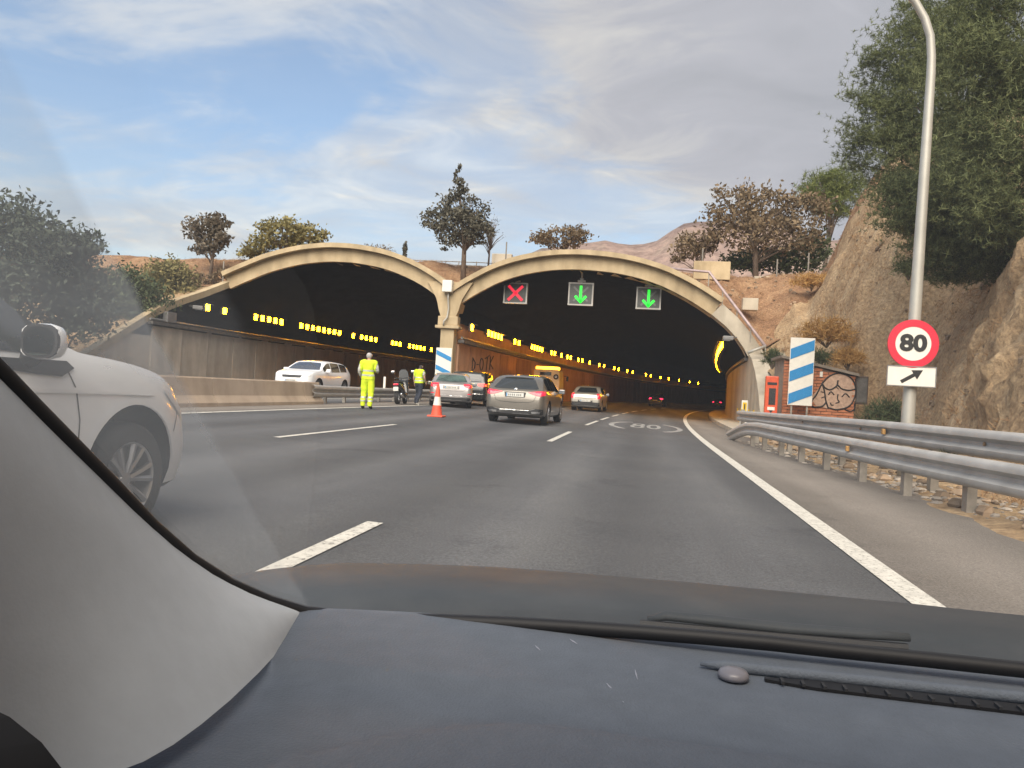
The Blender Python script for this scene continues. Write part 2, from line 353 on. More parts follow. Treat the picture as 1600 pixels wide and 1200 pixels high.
M['rust'] = mat('rusty_steel', (0.30, 0.19, 0.10), 0.7, 0.3, var=0.4, vscale=30)
M['amber'] = mat('amber_reflector', (0.45, 0.25, 0.08), 0.4, var=0.2)
M['roofing'] = mat('roof_sheet', (0.20, 0.17, 0.14), 0.8, var=0.3)
M['meter'] = mat('brown_steel', (0.075, 0.055, 0.045), 0.5, 0.2, var=0.3)
M['pinkpipe'] = mat('pink_pipe', (0.42, 0.33, 0.33), 0.5, 0.2, var=0.2)
M['glass_green'] = mat('greenish_glass', (0.05, 0.085, 0.075), 0.10, 0.0, var=0.5, vscale=2.5, coat=0.3)
M['glass_grey'] = mat('grey_glass', (0.035, 0.042, 0.05), 0.10, coat=0.3)
M['glass_sky'] = mat('windscreen_glass', (0.05, 0.06, 0.08), 0.05, coat=0.6, spec=0.9)
M['tail_on2'] = mat('tail_light_bright', (0.55, 0.02, 0.02), 0.2, emit=(1.0, 0.05, 0.04), estr=0.5)
M['tail_far'] = mat('tail_light_far', (0.5, 0.02, 0.03), 0.2, emit=(1.0, 0.03, 0.09), estr=0.9)
M['gap'] = mat('panel_gap', (0.12, 0.12, 0.12), 0.8)
M['mirrorg'] = mat('mirror_silver', (0.16, 0.20, 0.18), 0.04, 1.0)
M['cone'] = mat('cone_orange', (0.72, 0.10, 0.05), 0.55, var=0.1)
M['cream'] = mat('cream_paint', (0.82, 0.72, 0.52), 0.4, var=0.06, coat=0.4)
M['beacon'] = mat('orange_beacon', (0.8, 0.4, 0.03), 0.3, emit=(1.0, 0.42, 0.015), estr=4.0)
M['smoke'] = mat('smoked_plastic', (0.16, 0.17, 0.18), 0.15, coat=0.5)
M['seal'] = mat('black_rubber', (0.008, 0.008, 0.010), 0.6)
M['dash'] = mat('dash_plastic', (0.132, 0.150, 0.178), 0.55, var=0.06, vscale=30, bump=0.2, bscale=350, spec=0.12)
M['trim'] = mat('grey_trim', (0.53, 0.56, 0.585), 0.75, var=0.03, vscale=40, bump=0.03, bscale=300, spec=0.3)
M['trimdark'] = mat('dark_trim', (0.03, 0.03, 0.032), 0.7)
M['sensor'] = mat('sensor_cap', (0.20, 0.19, 0.21), 0.3)
M['scuff'] = mat('pale_scuff', (0.30, 0.31, 0.36), 0.7)
M['bonnet'] = mat('bonnet_paint', (0.036, 0.042, 0.048), 0.5, 0.0, col2=(0.062, 0.066, 0.070), vscale=5, detail=8, spec=0.12)
def pane_mat():
    """clear glass with a thin film of dust; thicker outside the arc the wiper sweeps"""
    m = bpy.data.materials.new('windscreen_glass_film'); m.use_nodes = True; t = m.node_tree
    for n_ in list(t.nodes): t.nodes.remove(n_)
    tcn = N(t, 'ShaderNodeTexCoord'); sp_ = N(t, 'ShaderNodeSeparateXYZ'); t.links.new(tcn.outputs['Object'], sp_.inputs[0])
    x, y, z = sp_.outputs
    nz = N(t, 'ShaderNodeTexNoise', i_Scale=9.0, i_Detail=5.0, i_Roughness=0.6); t.links.new(tcn.outputs['Object'], nz.inputs['Vector'])
    # distance beyond the edge of the swept area, a slightly leaning line near the pillar
    xb_ = math_n(t, 'ADD', math_n(t, 'MULTIPLY', z, 0.17), -0.771)
    wob = N(t, 'ShaderNodeTexNoise', i_Scale=14.0, i_Detail=3.0); t.links.new(tcn.outputs['Object'], wob.inputs['Vector'])
    sd_ = math_n(t, 'ADD', math_n(t, 'SUBTRACT', xb_, x), math_n(t, 'MULTIPLY', math_n(t, 'SUBTRACT', wob.outputs[0], 0.5), 0.014))
    outside = ramp_n(t, math_n(t, 'ADD', math_n(t, 'MULTIPLY', sd_, 8.0), 0.5), [(0.47, (0, 0, 0)), (0.52, (1, 1, 1)), (0.75, (0.75, 0.75, 0.75))])
    band = ramp_n(t, math_n(t, 'ADD', math_n(t, 'MULTIPLY', sd_, 8.0), 0.5), [(0.0, (0, 0, 0)), (0.06, (0.45, 0.45, 0.45)), (0.47, (0.5, 0.5, 0.5))])
    film = math_n(t, 'ADD', math_n(t, 'MULTIPLY', outside, 0.30), math_n(t, 'MULTIPLY', band, 0.13))
    film = math_n(t, 'MULTIPLY', film, math_n(t, 'ADD', math_n(t, 'MULTIPLY', nz.outputs[0], 0.9), 0.55))
    film = math_n(t, 'MULTIPLY', film, ramp_n(t, math_n(t, 'SUBTRACT', z, 0.5), [(0.40, (0.62, 0.62, 0.62)), (0.56, (0.85, 0.85, 0.85)), (0.61, (1.25, 1.25, 1.25)), (0.72, (0.25, 0.25, 0.25))]))
    spk = N(t, 'ShaderNodeTexNoise', i_Scale=3.5, i_Detail=3.0); t.links.new(tcn.outputs['Object'], spk.inputs['Vector'])
    film = math_n(t, 'ADD', film, math_n(t, 'MULTIPLY', ramp_n(t, spk.outputs[0], [(0.40, (0.8, 0.8, 0.8)), (0.7, (1, 1, 1))]), 0.07), True)
    tr = N(t, 'ShaderNodeBsdfTransparent'); tr.inputs[0].default_value = (0.97, 0.985, 0.98, 1)
    df = N(t, 'ShaderNodeBsdfDiffuse'); df.inputs[0].default_value = (0.60, 0.63, 0.63, 1)
    tl = N(t, 'ShaderNodeBsdfTranslucent'); tl.inputs[0].default_value = (0.60, 0.63, 0.63, 1)
    ad = N(t, 'ShaderNodeMixShader', i_0=0.6); t.links.new(df.outputs[0], ad.inputs[1]); t.links.new(tl.outputs[0], ad.inputs[2])
    mx = N(t, 'ShaderNodeMixShader'); t.links.new(film, mx.inputs[0]); t.links.new(tr.outputs[0], mx.inputs[1]); t.links.new(ad.outputs[0], mx.inputs[2])
    gl = N(t, 'ShaderNodeBsdfGlossy', i_Roughness=0.02); gl.inputs[0].default_value = (0.9, 0.9, 0.9, 1)
    mx2 = N(t, 'ShaderNodeMixShader', i_0=0.035); t.links.new(mx.outputs[0], mx2.inputs[1]); t.links.new(gl.outputs[0], mx2.inputs[2])
    o_ = N(t, 'ShaderNodeOutputMaterial'); t.links.new(mx2.outputs[0], o_.inputs[0]); return m
M['pane'] = pane_mat()
M['paint_worn'] = mat('worn_road_paint', (0.30, 0.30, 0.29), 0.8, var=0.5, vscale=3)
# ------------------------------------------------------------------ the road and its banked cross-section
XS = 0.0268
def cx(y): return max(0.0, y-18.0)**2/1050.0
def ct(y): return max(0.0, cx(y)-cx(40.0))                        # the same bend, measured from the portal
def hd(y): return -math.atan(2*max(0.0, y-18.0)/1050.0)          # heading (rotation about Z) of the road
def S(lat, y, dz=0.0): return Vector((lat+cx(y), y, -XS*lat+dz))
def ribbon(name, l0, l1, y0, y1, dz, m, dy=1.5, nl=1, parent=None, edge=0.0):
    mb = MB(); ys = np.linspace(y0, y1, max(2, int((y1-y0)/dy)+1)); vs = []; fs = []
    for y in ys:
        for k in range(nl+1):
            vs.append(S(l0+(l1-l0)*k/nl, y, dz))
    n = nl+1
    for i in range(len(ys)-1):
        for k in range(nl): fs.append((i*n+k, i*n+k+1, (i+1)*n+k+1, (i+1)*n+k))
    mb.add(vs, fs); o = mb.build(name, m, parent, recalc=False); return o
tag(MB().add([(-4000, -4000, -1.2), (4000, -4000, -1.2), (4000, 4000, -1.2), (-4000, 4000, -1.2)], [(0, 1, 2, 3)]).build('ground', M['ground'], recalc=False), kind='structure')
tag(ribbon('road', -10.5, 5.2, -25, 280, 0.0, M['asphalt'], nl=8), kind='structure')
tag(ribbon('opposite_road', -24.5, -10.52, -25, 280, 0.0, M['asphalt'], nl=6), kind='structure')
tag(ribbon('right_shoulder', 1.70, 4.0, -25, 46, 0.004, M['shoulder'], nl=2), kind='structure')
tag(ribbon('left_shoulder', -10.5, -8.98, -25, 60, 0.004, M['shoulder'], nl=2), kind='structure')
def marking(name, l0, l1, y0, y1):
    return tag(ribbon(name, l0, l1, y0, y1, 0.008, M['paint'], dy=1.0), kind='structure')
marking('right_edge_line', 1.60, 1.79, -20, 170)
marking('left_edge_line', -9.02, -8.87, -20, 120)
for y0, y1 in [(-13.5, -8.5), (0.9, 5.35), (15.8, 20.4), (25.4, 30.3), (32, 36), (38.4, 42.4), (45, 49.5), (52.5, 57.5), (61, 66), (70, 75), (80, 85), (91, 96), (103, 108), (116, 121)]:
    marking('lane_dash', -1.93, -1.81, y0, y1)
for y0, y1 in [(-6, -1), (10.9, 16.55), (27.9, 32.9), (44.9, 49.9), (61.9, 66.9)]:
    marking('lane_dash', -5.51, -5.40, y0, y1)
for y0, y1 in [(-6, -1), (11, 16), (28, 33), (45, 50), (62, 67)]:
    marking('lane_dash', -15.6, -15.48, y0, y1); marking('lane_dash', -19.4, -19.28, y0+6, y1+6)
marking('opposite_edge_line', -12.15, -12.0, -20, 120)

def text_mesh(s, size, offset=0.0, extrude=0.0):
    cu = bpy.data.curves.new('lettering', 'FONT'); cu.body = s; cu.size = size; cu.align_x = 'CENTER'; cu.align_y = 'CENTER'
    cu.offset = offset; cu.extrude = extrude; cu.resolution_u = 4
    o = bpy.data.objects.new('lettering', cu); C.objects.link(o); bpy.context.view_layer.update()
    dg = bpy.context.evaluated_depsgraph_get(); me = bpy.data.meshes.new_from_object(o.evaluated_get(dg))
    bpy.data.objects.remove(o); bpy.data.curves.remove(cu); return me
# painted speed roundel on the right lane: long ellipse round an elongated 80
rm = tag(bpy.data.objects.new('road_roundel', None), kind='structure'); C.objects.link(rm)
mb = MB(); vs = []; fs = []; nE = 48
for i in range(nE):
    a = 2*math.pi*i/nE
    for k in (1.0, 0.87):
        vs.append(S(0.02+1.34*(k if k == 1 else 0.86)*math.cos(a), 28.9+4.2*(k if k == 1 else 0.90)*math.sin(a), 0.009))
for i in range(nE):
    if abs(math.sin(2*math.pi*(i+.5)/nE)) > .86: continue          # worn away at both ends
    j = (i+1) % nE; fs.append((2*i, 2*j, 2*j+1, 2*i+1))
mb.add(vs, fs).build('roundel_ring', M['paint_worn'], rm, recalc=False)
me = text_mesh('80', 1.25, 0.012)
for v in me.vertices: v.co = S(0.02+v.co.x*0.92, 28.9+v.co.y*4.6, 0.009)
link('roundel_digits', me, M['paint_worn'], rm)

# ------------------------------------------------------------------ tunnel (two tubes)
PORT = 40.0
# profile points: (lateral, z, y where the shell starts)
PL = [(-24.45, 0.3, 28.6), (-24.45, 1.66, 31.0), (-24.45, 2.76, 33.0), (-24.45, 3.93, 35.4), (-24.40, 4.6, 37.2), (-24.0, 5.25, 38.8), (-23.2, 5.86, 40.0),
      (-22.5, 6.18, 40), (-21.8, 6.48, 40), (-20.9, 6.85, 40), (-19.9, 7.15, 40), (-18.9, 7.38, 40), (-18.0, 7.50, 40), (-17.2, 7.56, 40), (-16.2, 7.54, 40), (-15.2, 7.43, 40), (-14.3, 7.27, 40),
      (-13.4, 7.0, 40), (-12.5, 6.63, 40), (-11.7, 6.2, 40), (-10.95, 5.66, 40), (-10.92, 4.6, 40), (-10.92, 0.2, 40)]
PR = [(-9.98, 0.2, 40), (-9.98, 4.5, 40), (-9.95, 5.42, 40), (-9.2, 5.95, 40), (-8.5, 6.36, 40), (-7.9, 6.68, 40), (-7.2, 6.96, 40), (-6.4, 7.2, 40), (-5.5, 7.38, 40), (-4.6, 7.49, 40), (-3.67, 7.52, 40),
      (-2.7, 7.48, 40), (-1.84, 7.40, 40), (-1.0, 7.26, 40), (-0.19, 7.06, 40), (0.5, 6.84, 40), (1.13, 6.57, 40), (1.8, 6.24, 40), (2.44, 5.88, 40), (3.16, 5.42, 40),
      (3.85, 4.86, 40), (4.4, 4.3, 40), (4.8, 3.75, 40), (4.98, 3.36, 39.4), (5.05, 2.4, 37.0), (5.05, -0.3, 34.2)]
tun = thing('tunnel', 'beige concrete tunnel portal with two wide arched mouths under a dry hillside', 'tunnel', (-10.45, PORT, 0))
tun_o = Vector((-10.45, PORT, 0))
def tpart(mb, name, m, parent=None, smooth=None):
    mb.v = [tuple(Vector(v)-tun_o) for v in mb.v]
    return mb.build(name, m, parent or tun, smooth)
def shell(name, prof, m, smooth=40):
    mb = MB(); rows = []
    ys_far = list(np.linspace(0, 1, 9))
    for (l, z, yf) in prof:
        row = []
        for t in ys_far: y = yf+(58-yf)*t; row.append((l+ct(y), y, z))
        for y in np.linspace(64, 280, 37): row.append((l+ct(y), y, z))
        rows.append([Vector(p) for p in row])
    mb.loft(rows, closed=False)
    return tpart(mb, name, m, None, smooth)
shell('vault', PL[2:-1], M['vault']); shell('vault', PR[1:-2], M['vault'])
def wall_strip(name, lat, z0, z1, y0, y1, m, th):
    mb = MB(); ys = np.linspace(y0, y1, max(2, int((y1-y0)/3)))
    mb.loft([[(lat+ct(y), y, z0), (lat+th+ct(y), y, z0), (lat+th+ct(y), y, z1), (lat+ct(y), y, z1)] for y in ys], True, True)
    return tpart(mb, name, m)
# side walls carry the panels
wl = wall_strip('side_wall', -24.75, -0.1, 3.5, 34.6, 280, M['panel_l'], 0.30)
wm = wall_strip('median_wall', -10.80, -0.1, 5.3, 40.2, 280, M['panel'], 0.72)
wr = wall_strip('side_wall', 5.16, -0.6, 3.3, 40.2, 280, M['panel'], 0.30)
def panels(parent, lat, zbase, h, y0, n, wdt, side, m, th=0.12):
    mb = MB(); mb.cbox((0, 0, h/2), (th, wdt-0.08, h), 0.02); me = mb.mesh('wall_panel')
    y = y0
    for i in range(n):
        yc = y+wdt/2; o = link('wall_panel', me, m, parent)
        o.location = Vector((lat+ct(yc)+random.uniform(-.008, .008), yc, zbase)) - tun_o; o.rotation_euler = (0, 0, hd(yc)); y += wdt
panels(wl, -24.40, 0.55, 2.72, 34.75, 34, 2.5, 1, M['panel_l'])
panels(wm, -10.04, 0.18, 3.20, 40.3, 42, 2.4, 1, M['panel'])
panels(wm, -10.84, 0.22, 3.20, 40.3, 4, 2.4, -1, M['panel_l'])
panels(wr, 5.10, -0.25, 3.45, 40.25, 22, 1.5, -1, M['panel_l'])
WZ = [(34.2, -0.28), (34.7, 0.55), (35.3, 1.25), (36.1, 1.9), (37.0, 2.45), (38.0, 2.95), (39.2, 3.32), (40.3, 3.5)]
for k in range(8):                                       # board-marked strips of the flaring end wall
    ya, yb = 34.25+.75*k, 34.25+.75*(k+1)-.03
    mb = MB(); mb.prism([(ya, -.4), (yb, -.4), (yb, lerp(yb, WZ)), ((ya+yb)/2, lerp((ya+yb)/2, WZ)), (ya, lerp(ya, WZ))], lambda u, v, d: (d, u, v), 5.04+random.uniform(-.01, .01), 5.19); tpart(mb, 'wall_panel', M['conc_grey'], wr)
# dark cable ledges above the panels
def ledge(lat, z, y0, y1, w, side):
    mb = MB(); ys = np.linspace(y0, y1, max(2, int((y1-y0)/3)))
    mb.loft([[(lat+ct(y), y, z), (lat+side*w+ct(y), y, z), (lat+side*w+ct(y), y, z+0.16), (lat+ct(y), y, z+0.16)] for y in ys])
    tpart(mb, 'cable_ledge', M['ledge'])
    mb = MB(); mb.loft([[(lat+side*w*0.6+ct(y)+0.07*math.cos(a), y, z+0.26+0.07*math.sin(a)) for a in np.linspace(0, 2*math.pi, 7)[:-1]] for y in ys])
    tpart(mb, 'cable_conduit', M['greyp'])
ledge(-24.5, 3.33, 34.4, 200, 0.40, 1); ledge(-10.0, 3.46, 40.2, 200, 0.32, 1); ledge(5.2, 3.22, 40.0, 120, 0.32, -1)
# wing walls that step down toward the viewer
mb = MB(); mb.prism([(29.0, -0.2), (34.7, -0.2), (34.7, 3.55), (33.0, 2.72), (31.0, 1.62), (29.0, 0.55)], lambda u, v, d: (d, u, v), -24.80, -24.46); tpart(mb, 'wing_wall', M['panel_l'])
mb = MB(); mb.prism([(34.2, -0.6), (40.3, -0.6)]+[(a, b-.02) for a, b in reversed(WZ)], lambda u, v, d: (d, u, v), 5.20, 5.72); tpart(mb, 'wing_wall', M['conc_grey'])
mb = MB(); mb.prism([(0, -0.6), (1.0, -0.6), (0.92, 1.6), (0.70, 2.5), (0.22, 3.35), (0, 3.4)], lambda u, v, d: (5.73+u, d, v), 35.0, 35.8); tpart(mb, 'buttress', M['conc_grey'])
# arch rims: a deep face with a projecting lip
def normals2(pts):
    out = []
    for i in range(len(pts)):
        a = pts[max(0, i-1)]; b = pts[min(len(pts)-1, i+1)]; t = Vector((b[0]-a[0], b[1]-a[1])).normalized(); out.append(Vector((-t.y, t.x)))
    return out
def rim(name, pts, h0, h1, y0, y1, m, smooth=35):
    """pts: (x, z) left to right; band from normal offset h0(i) to h1(i), depth y0..y1"""
    nn = normals2(pts); mb = MB(); rings = []
    for i, (p, n) in enumerate(zip(pts, nn)):
        a = h0(i) if callable(h0) else h0; b = h1(i) if callable(h1) else h1
        lo = (p[0]+n.x*a, p[1]+n.y*a); hi = (p[0]+n.x*b, p[1]+n.y*b)
        rings.append([(lo[0], y0, lo[1]), (hi[0], y0, hi[1]), (hi[0], y1, hi[1]), (lo[0], y1, lo[1])])
    mb.loft(rings); return tpart(mb, name, m, None, smooth)
def dens(pts, k=4):
    out = []
    for i in range((len(pts)-1)*k+1):
        u = i/k; out.append((pch(u, [(j, p[0]) for j, p in enumerate(pts)]), pch(u, [(j, p[1]) for j, p in enumerate(pts)])))
    return out
dcx = ct(PORT)*0.0
AL = dens([(l, z) for l, z, y in PL[6:21]], 2); AR = dens([(l, z) for l, z, y in PR[2:20]], 2)
hL = lambda i: 0.74
rim('arch_rim', AL, 0.0, 0.70, PORT-0.25, PORT+1.0, M['conc']); rim('arch_rim', AR, 0.0, 0.70, PORT-0.25, PORT+1.0, M['conc'])
rim('rim_lip', AL, 0.72, 0.97, PORT-0.62, PORT+1.0, M['conc']); rim('rim_lip', AR, 0.72, 0.97, PORT-0.62, PORT+1.0, M['conc'])
# inclined copings on the wings
def coping(pts, w, h, name='wing_coping'):
    mb = MB(); rings = []
    for i, p in enumerate(pts):
        t = (Vector(pts[min(i+1, len(pts)-1)])-Vector(pts[max(0, i-1)])).normalized(); side = Vector((1, 0, 0)); up = side.cross(t).normalized()
        if up.z < 0: up = -up
        p = Vector(p); rings.append([p-side*w/2, p+side*w/2, p+side*w/2+up*h, p-side*w/2+up*h])
    mb.loft(rings); return tpart(mb, name, M['conc'], None)
coping([(-24.58, 28.6, 0.35), (-24.58, 31, 1.62), (-24.58, 33, 2.70), (-24.58, 35.3, 3.90), (-24.5, 37.1, 4.6), (-24.15, 38.7, 5.25), (-23.45, 39.95, 5.98)], 0.42, 0.34)
mb = MB(); rp = [((3.13, 5.42), (3.62, 5.98)), ((3.85, 4.86), (4.40, 5.32)), ((4.42, 4.28), (5.02, 4.62)), ((4.80, 3.76), (5.46, 4.02)), ((4.97, 3.42), (5.74, 3.62))]
mb.loft([[(a[0], PORT-.45, a[1]), (b[0], PORT-.45, b[1]), (b[0], PORT+0.55, b[1]), (a[0], PORT+0.55, a[1])] for a, b in rp]); tpart(mb, 'wing_coping', M['conc_grey'], None, 35)
mb = MB(); mb.loft([[(5.0, y, z), (5.74, y, z), (5.74, y-.02, z+.16), (5.0, y-.02, z+.16)] for y, z in WZ]); tpart(mb, 'wing_coping', M['conc_grey'], None, 35)
# pillar between the mouths, with flared head, collar, junction box and drain pipe
mb = MB(); pil = [(0.36, -0.2), (0.36, 4.25), (0.38, 4.7), (0.55, 5.15), (0.62, 5.45), (0.72, 5.75), (1.15, 6.5), (1.25, 6.62)]
mb.loft([[(-10.45-a, PORT-0.45, z), (-10.45+a, PORT-0.45, z), (-10.45+a, PORT+0.6, z), (-10.45-a, PORT+0.6, z)] for a, z in pil]); tpart(mb, 'pillar', M['conc'], None)
mb = MB().cbox((-10.45, PORT-0.25, 4.22), (1.30, 0.75, 0.16), 0.03).cbox((-10.45, PORT-0.2, 4.55), (1.1, 0.6, 0.5), 0.05); tpart(mb, 'pillar_collar', M['conc'])
tpart(MB().cbox((-10.5, PORT-0.7, 6.35), (0.52, 0.35, 0.62), 0.03), 'junction_box', M['white'])
tpart(MB().tube([(-10.47, PORT-0.62, 6.0), (-10.47, PORT-0.60, 5.7), (-10.43, PORT-0.52, 5.2), (-10.46, PORT-0.62, 4.7), (-10.62, PORT-0.66, 4.5), (-10.62, PORT-0.66, 4.3)], 0.045, 8), 'drain_pipe', M['pole'], None, True)
# raised walkway on the right inside the mouth
mb = MB(); ys = np.linspace(27.5, 200, 60)
mb.loft([[S(3.25+0.5*sst(40, 28, y)*0, y, -0.1), S(3.25, y, 0.05+0.13*sst(27.5, 31, y)), S(5.25, y, 0.05+0.13*sst(27.5, 31, y)), S(5.25, y, -0.1)] for y in ys]); tpart(mb, 'walkway', M['conc_grey'])
# unseen far end cap, added so that no daylight leaks in
mb = MB(); mb.box((cx(280)-10, 280.4, 3), (50, 0.3, 12)); tpart(mb, 'daylight_cap', M['vault'])

# graffiti scrawl on the median wall panel
gm = MB(); gx = -9.965
def scr(pts, w=0.035):
    gm.tube([(gx+ct(y), y, z) for y, z in pts], w, 5, flat=1)
for ch, y0 in (('D', 43.2), ('-', 44.2), ('O', 44.9), ('T', 46.0), ('K', 47.2)):
    z0 = 2.05 + (y0-43.2)*0.05
    if ch == 'D': scr([(y0, z0), (y0+.05, z0+.75)]); scr([(y0, z0+.75), (y0+.6, z0+.5), (y0+.5, z0+.15), (y0, z0)])
    if ch == '-': scr([(y0, z0+.35), (y0+.4, z0+.37)])
    if ch == 'O': scr([(y0+.35+.38*math.cos(a), z0+.38+.36*math.sin(a)) for a in np.linspace(0, 6.28, 12)])
    if ch == 'T': scr([(y0+.4, z0), (y0+.55, z0+.85)]); scr([(y0, z0+.7), (y0+1.0, z0+.95)])
    if ch == 'K': scr([(y0, z0), (y0+.1, z0+.85)]); scr([(y0+.8, z0+.9), (y0+.05, z0+.4), (y0+.9, z0+.1)])
tpart(gm, 'graffiti_lettering', M['black'], None)

# ------------------------------------------------------------------ terrain
def outer(x):
    if x < -10.45: z = float(np.interp(x, [p[0] for p in AL], [p[1] for p in AL]))
    else: z = float(np.interp(x, [p[0] for p in AR], [p[1] for p in AR]))
    return z+0.62
def xb(y): return lerp(y, [(-14, 5.3), (8, 5.2), (14, 5.3), (18, 6.1), (23, 7.4), (27, 8.2), (31, 8.5), (34, 7.9), (36, 7.6), (40, 7.7), (45, 9.0), (50, 11.0), (60, 15), (90, 26), (140, 44)])
def rslope(d): return pch(d, [(-3, 0), (0, 0), (0.4, 0.45), (1.0, 1.9), (2.0, 4.6), (3.0, 6.4), (5, 8.6), (8, 10.4), (15, 12.5), (50, 16)])
def rampR(y): return pch(y, [(31.7, 0), (32.4, 1.4), (33.6, 2.9), (36, 3.8), (40, 5.35), (44, 7.4), (48, 8.7), (60, 9.2), (120, 10)])
def z_right(x, y):
    d = x-xb(y); w = (sst(6.2, 6.8, x) if y < 35.0 else sst(5.0, 5.6, x)) if y < 43.5 else 1
    z = -0.02*min(x, 5)-0.03+0.07*sst(3.7, 4.1, x) + rampR(y)*w*lerp(x, [(5.7, .66), (7.6, 1)]) + rslope(d)
    k = sst(-0.2, 1.4, d)
    z += k*(0.55*fbm(x*0.35, y*0.35, 3) + 0.28*fbm(x*1.1, y*0.8, 9))
    rock = sst(9, 12, y)*(1-sst(20, 25, y))*k
    z += rock*0.45*(abs(fbm(x*0.5+3, y*0.7, z*0.3))*1.2-0.35) + rock*0.22*abs(fbm(x*1.8, y*1.8, 5))
    z += (1-k)*0.10*fbm(x*0.9, y*0.9, 1)*sst(3.4, 4.2, x)
    return z
def z_top(x, y):
    f = outer(x) if -23.3 < x < 3.3 else (rampR(40.4)*lerp(x, [(5.2, .66), (5.7, .66), (7.6, 1)])+.05 if x > 5.2 else (6.0 if x < -24.4 else (lerp(x, [(3.3, 5.95), (4.4, 5.2), (5.02, 4.55), (5.2, 4.3)]) if x > 0 else lerp(x, [(-24.4, 6.0), (-23.3, 6.3)]))))
    t = sst(40.2, 48, y)**0.8
    flat = 8.75+0.012*(y-48 if y > 48 else 0)
    z = f*(1-t)+max(f if y < 44 else 8.55, flat)*t
    if x > 5.2: z = max(z, rampR(y)*lerp(x, [(5.7, .66+.34*sst(41, 46, y)), (7.6, 1)]))
    z += rslope(x-xb(y)) if x > 5 else 0
    nz = sst(40.6, 42.5, y)
    z -= 0.35*sst(6, 7, x)*(1-sst(41.4, 43.2, y))
    return z + nz*(0.30*fbm(x*0.3, y*0.3, 7)+0.14*fbm(x*1.3, y*1.3, 2))
def z_left(x, y):
    r = max(0.55, (y-27.6)*0.475)
    z = r + 0.35*fbm(x*0.25, y*0.25, 4)*sst(-24.9, -27, x) + 0.12*fbm(x, y, 8)
    return z + 0.06*max(0, -30-x)
def grid_mesh(name, xs, ys, zf, m, skip=None, push=None):
    V = np.array([[x, y, zf(x, y)] for y in ys for x in xs], np.float32); nx = len(xs); F = []
    if push: 
        for v in V: v[0] += push(*v)
    for j in range(len(ys)-1):
        for i in range(nx-1):
            if skip and skip((xs[i]+xs[i+1])/2, (ys[j]+ys[j+1])/2): continue
            a = j*nx+i; F.append((a, a+1, a+nx+1, a+nx))
    return tag(link(name, np_mesh(name, V, F), m, None, True), kind='structure')
def crag(x, y, z):
    x, y, z = float(x), float(y), float(z); k = sst(.35, 1.6, z)*sst(5.2, 6.0, x)
    if k == 0: return 0.0
    rk = sst(8, 11, y)*(1-sst(19, 26, y))
    a = y+z*1.15; b = y-z                                  # strata dip across the cut
    st = abs(fbm(a*.55, b*.16, 2))*1.6; s2 = abs(fbm(a*1.6, b*.5, 6)); s3 = fbm(y*3.1, z*3.1, x*3.1, 3)
    return k*(-0.25*fbm(y*.35, z*.35, 11) + rk*(0.30*st-.15+0.24*s2-.08) + (0.05+0.10*rk)*s3)
xsR = np.concatenate([np.arange(3.3, 5.0, .3), np.arange(5.0, 10, .11), np.arange(10, 13, .2), np.arange(13, 24, .8), np.arange(24, 66, 4)])
grid_mesh('right_hillside', xsR, np.concatenate([np.arange(-14, 4, .4), np.arange(4, 26, .15), np.arange(26, 40.2, .3), [40.45, 40.9, 41.5, 42.2, 43.0]]), z_right, M['earth'], lambda x, y: x < 5.55 and y > 33.6, crag)
xsT = np.concatenate([np.arange(-120, -34, 5), np.arange(-34, -26, 1), np.arange(-26, 14, .4), np.arange(14, 40, 1.5), np.arange(40, 140, 6)])
ysT = np.concatenate([np.arange(40.3, 52, .4), np.arange(52, 70, 1.2), np.arange(70, 160, 6), np.arange(160, 420, 40)])
grid_mesh('tunnel_hillside', xsT, ysT, z_top, M['earth_red'])
grid_mesh('left_hillside', np.concatenate([np.arange(-110, -40, 4), np.arange(-40, -24.6, .6), [-24.65]]), np.arange(-16, 40.9, .6), z_left, M['earth'])
# far mountains
def ridge(name, az0, az1, prof, dist, depth, seed):
    V = []; F = []; n = 90
    for i in range(n+1):
        x = az0+(az1-az0)*i/n; h = pch(x, prof)
        for k, (dd, hh) in enumerate([(-depth, -0.05), (-depth*.6, .35), (-depth*.3, .7), (-depth*.1, .93), (0, 1.0), (depth*.5, .4)]):
            V.append((x*(1+dd/dist*.5), dist+dd, h*hh + (0.03+hh*.05)*h*fbm(x*0.012, dd*0.012, seed, 5) - 1.2*(k == 0)))
    for i in range(n):
        for k in range(5): a = i*6+k; F.append((a, a+6, a+7, a+1))
    return tag(link(name, np_mesh(name, V, F), M['hill'], None, True), kind='structure')
ridge('far_hills', -620, 420, [(-620, 118), (-540, 112), (-480, 104), (-420, 108), (-340, 95), (-220, 96), (-140, 112), (-98, 133), (-60, 137), (-40, 142), (-15, 138), (28, 153), (70, 160), (150, 150), (300, 130), (420, 120)], 700, 260, 3)
# ------------------------------------------------------------------ tunnel lamps
def lamp_proto(w, h):
    t = thing('tunnel_lamp', '', 'lamp')
    MB().cbox((0.02, 0, 0), (0.14, w+0.08, h+0.08), 0.02).build('housing', M['greyp'], t)
    MB().cbox((0.10, 0, 0), (0.05, w, h), 0.012).build('lens', M['sodium'], t)
    MB().box((-0.12, 0, -0.02), (0.18, 0.06, 0.06)).build('bracket', M['ledge'], t)
    MB().box((0.20, 0, h/2+0.03), (0.36, w+0.08, 0.025), ry=R(14)).build('visor', M['greyp'], t)  # added to keep the lens light off the vault
    return t
lp = lamp_proto(0.25, 0.33); first = [True]
def put_lamp(x, y, z, rz, label, group, s=1.0):
    o = lp if first[0] else copy_tree(lp); first[0] = False
    o.location = (x, y, z); o.rotation_euler = (0, 0, rz); o.scale = (s, s, s); o['label'] = label; o['group'] = group
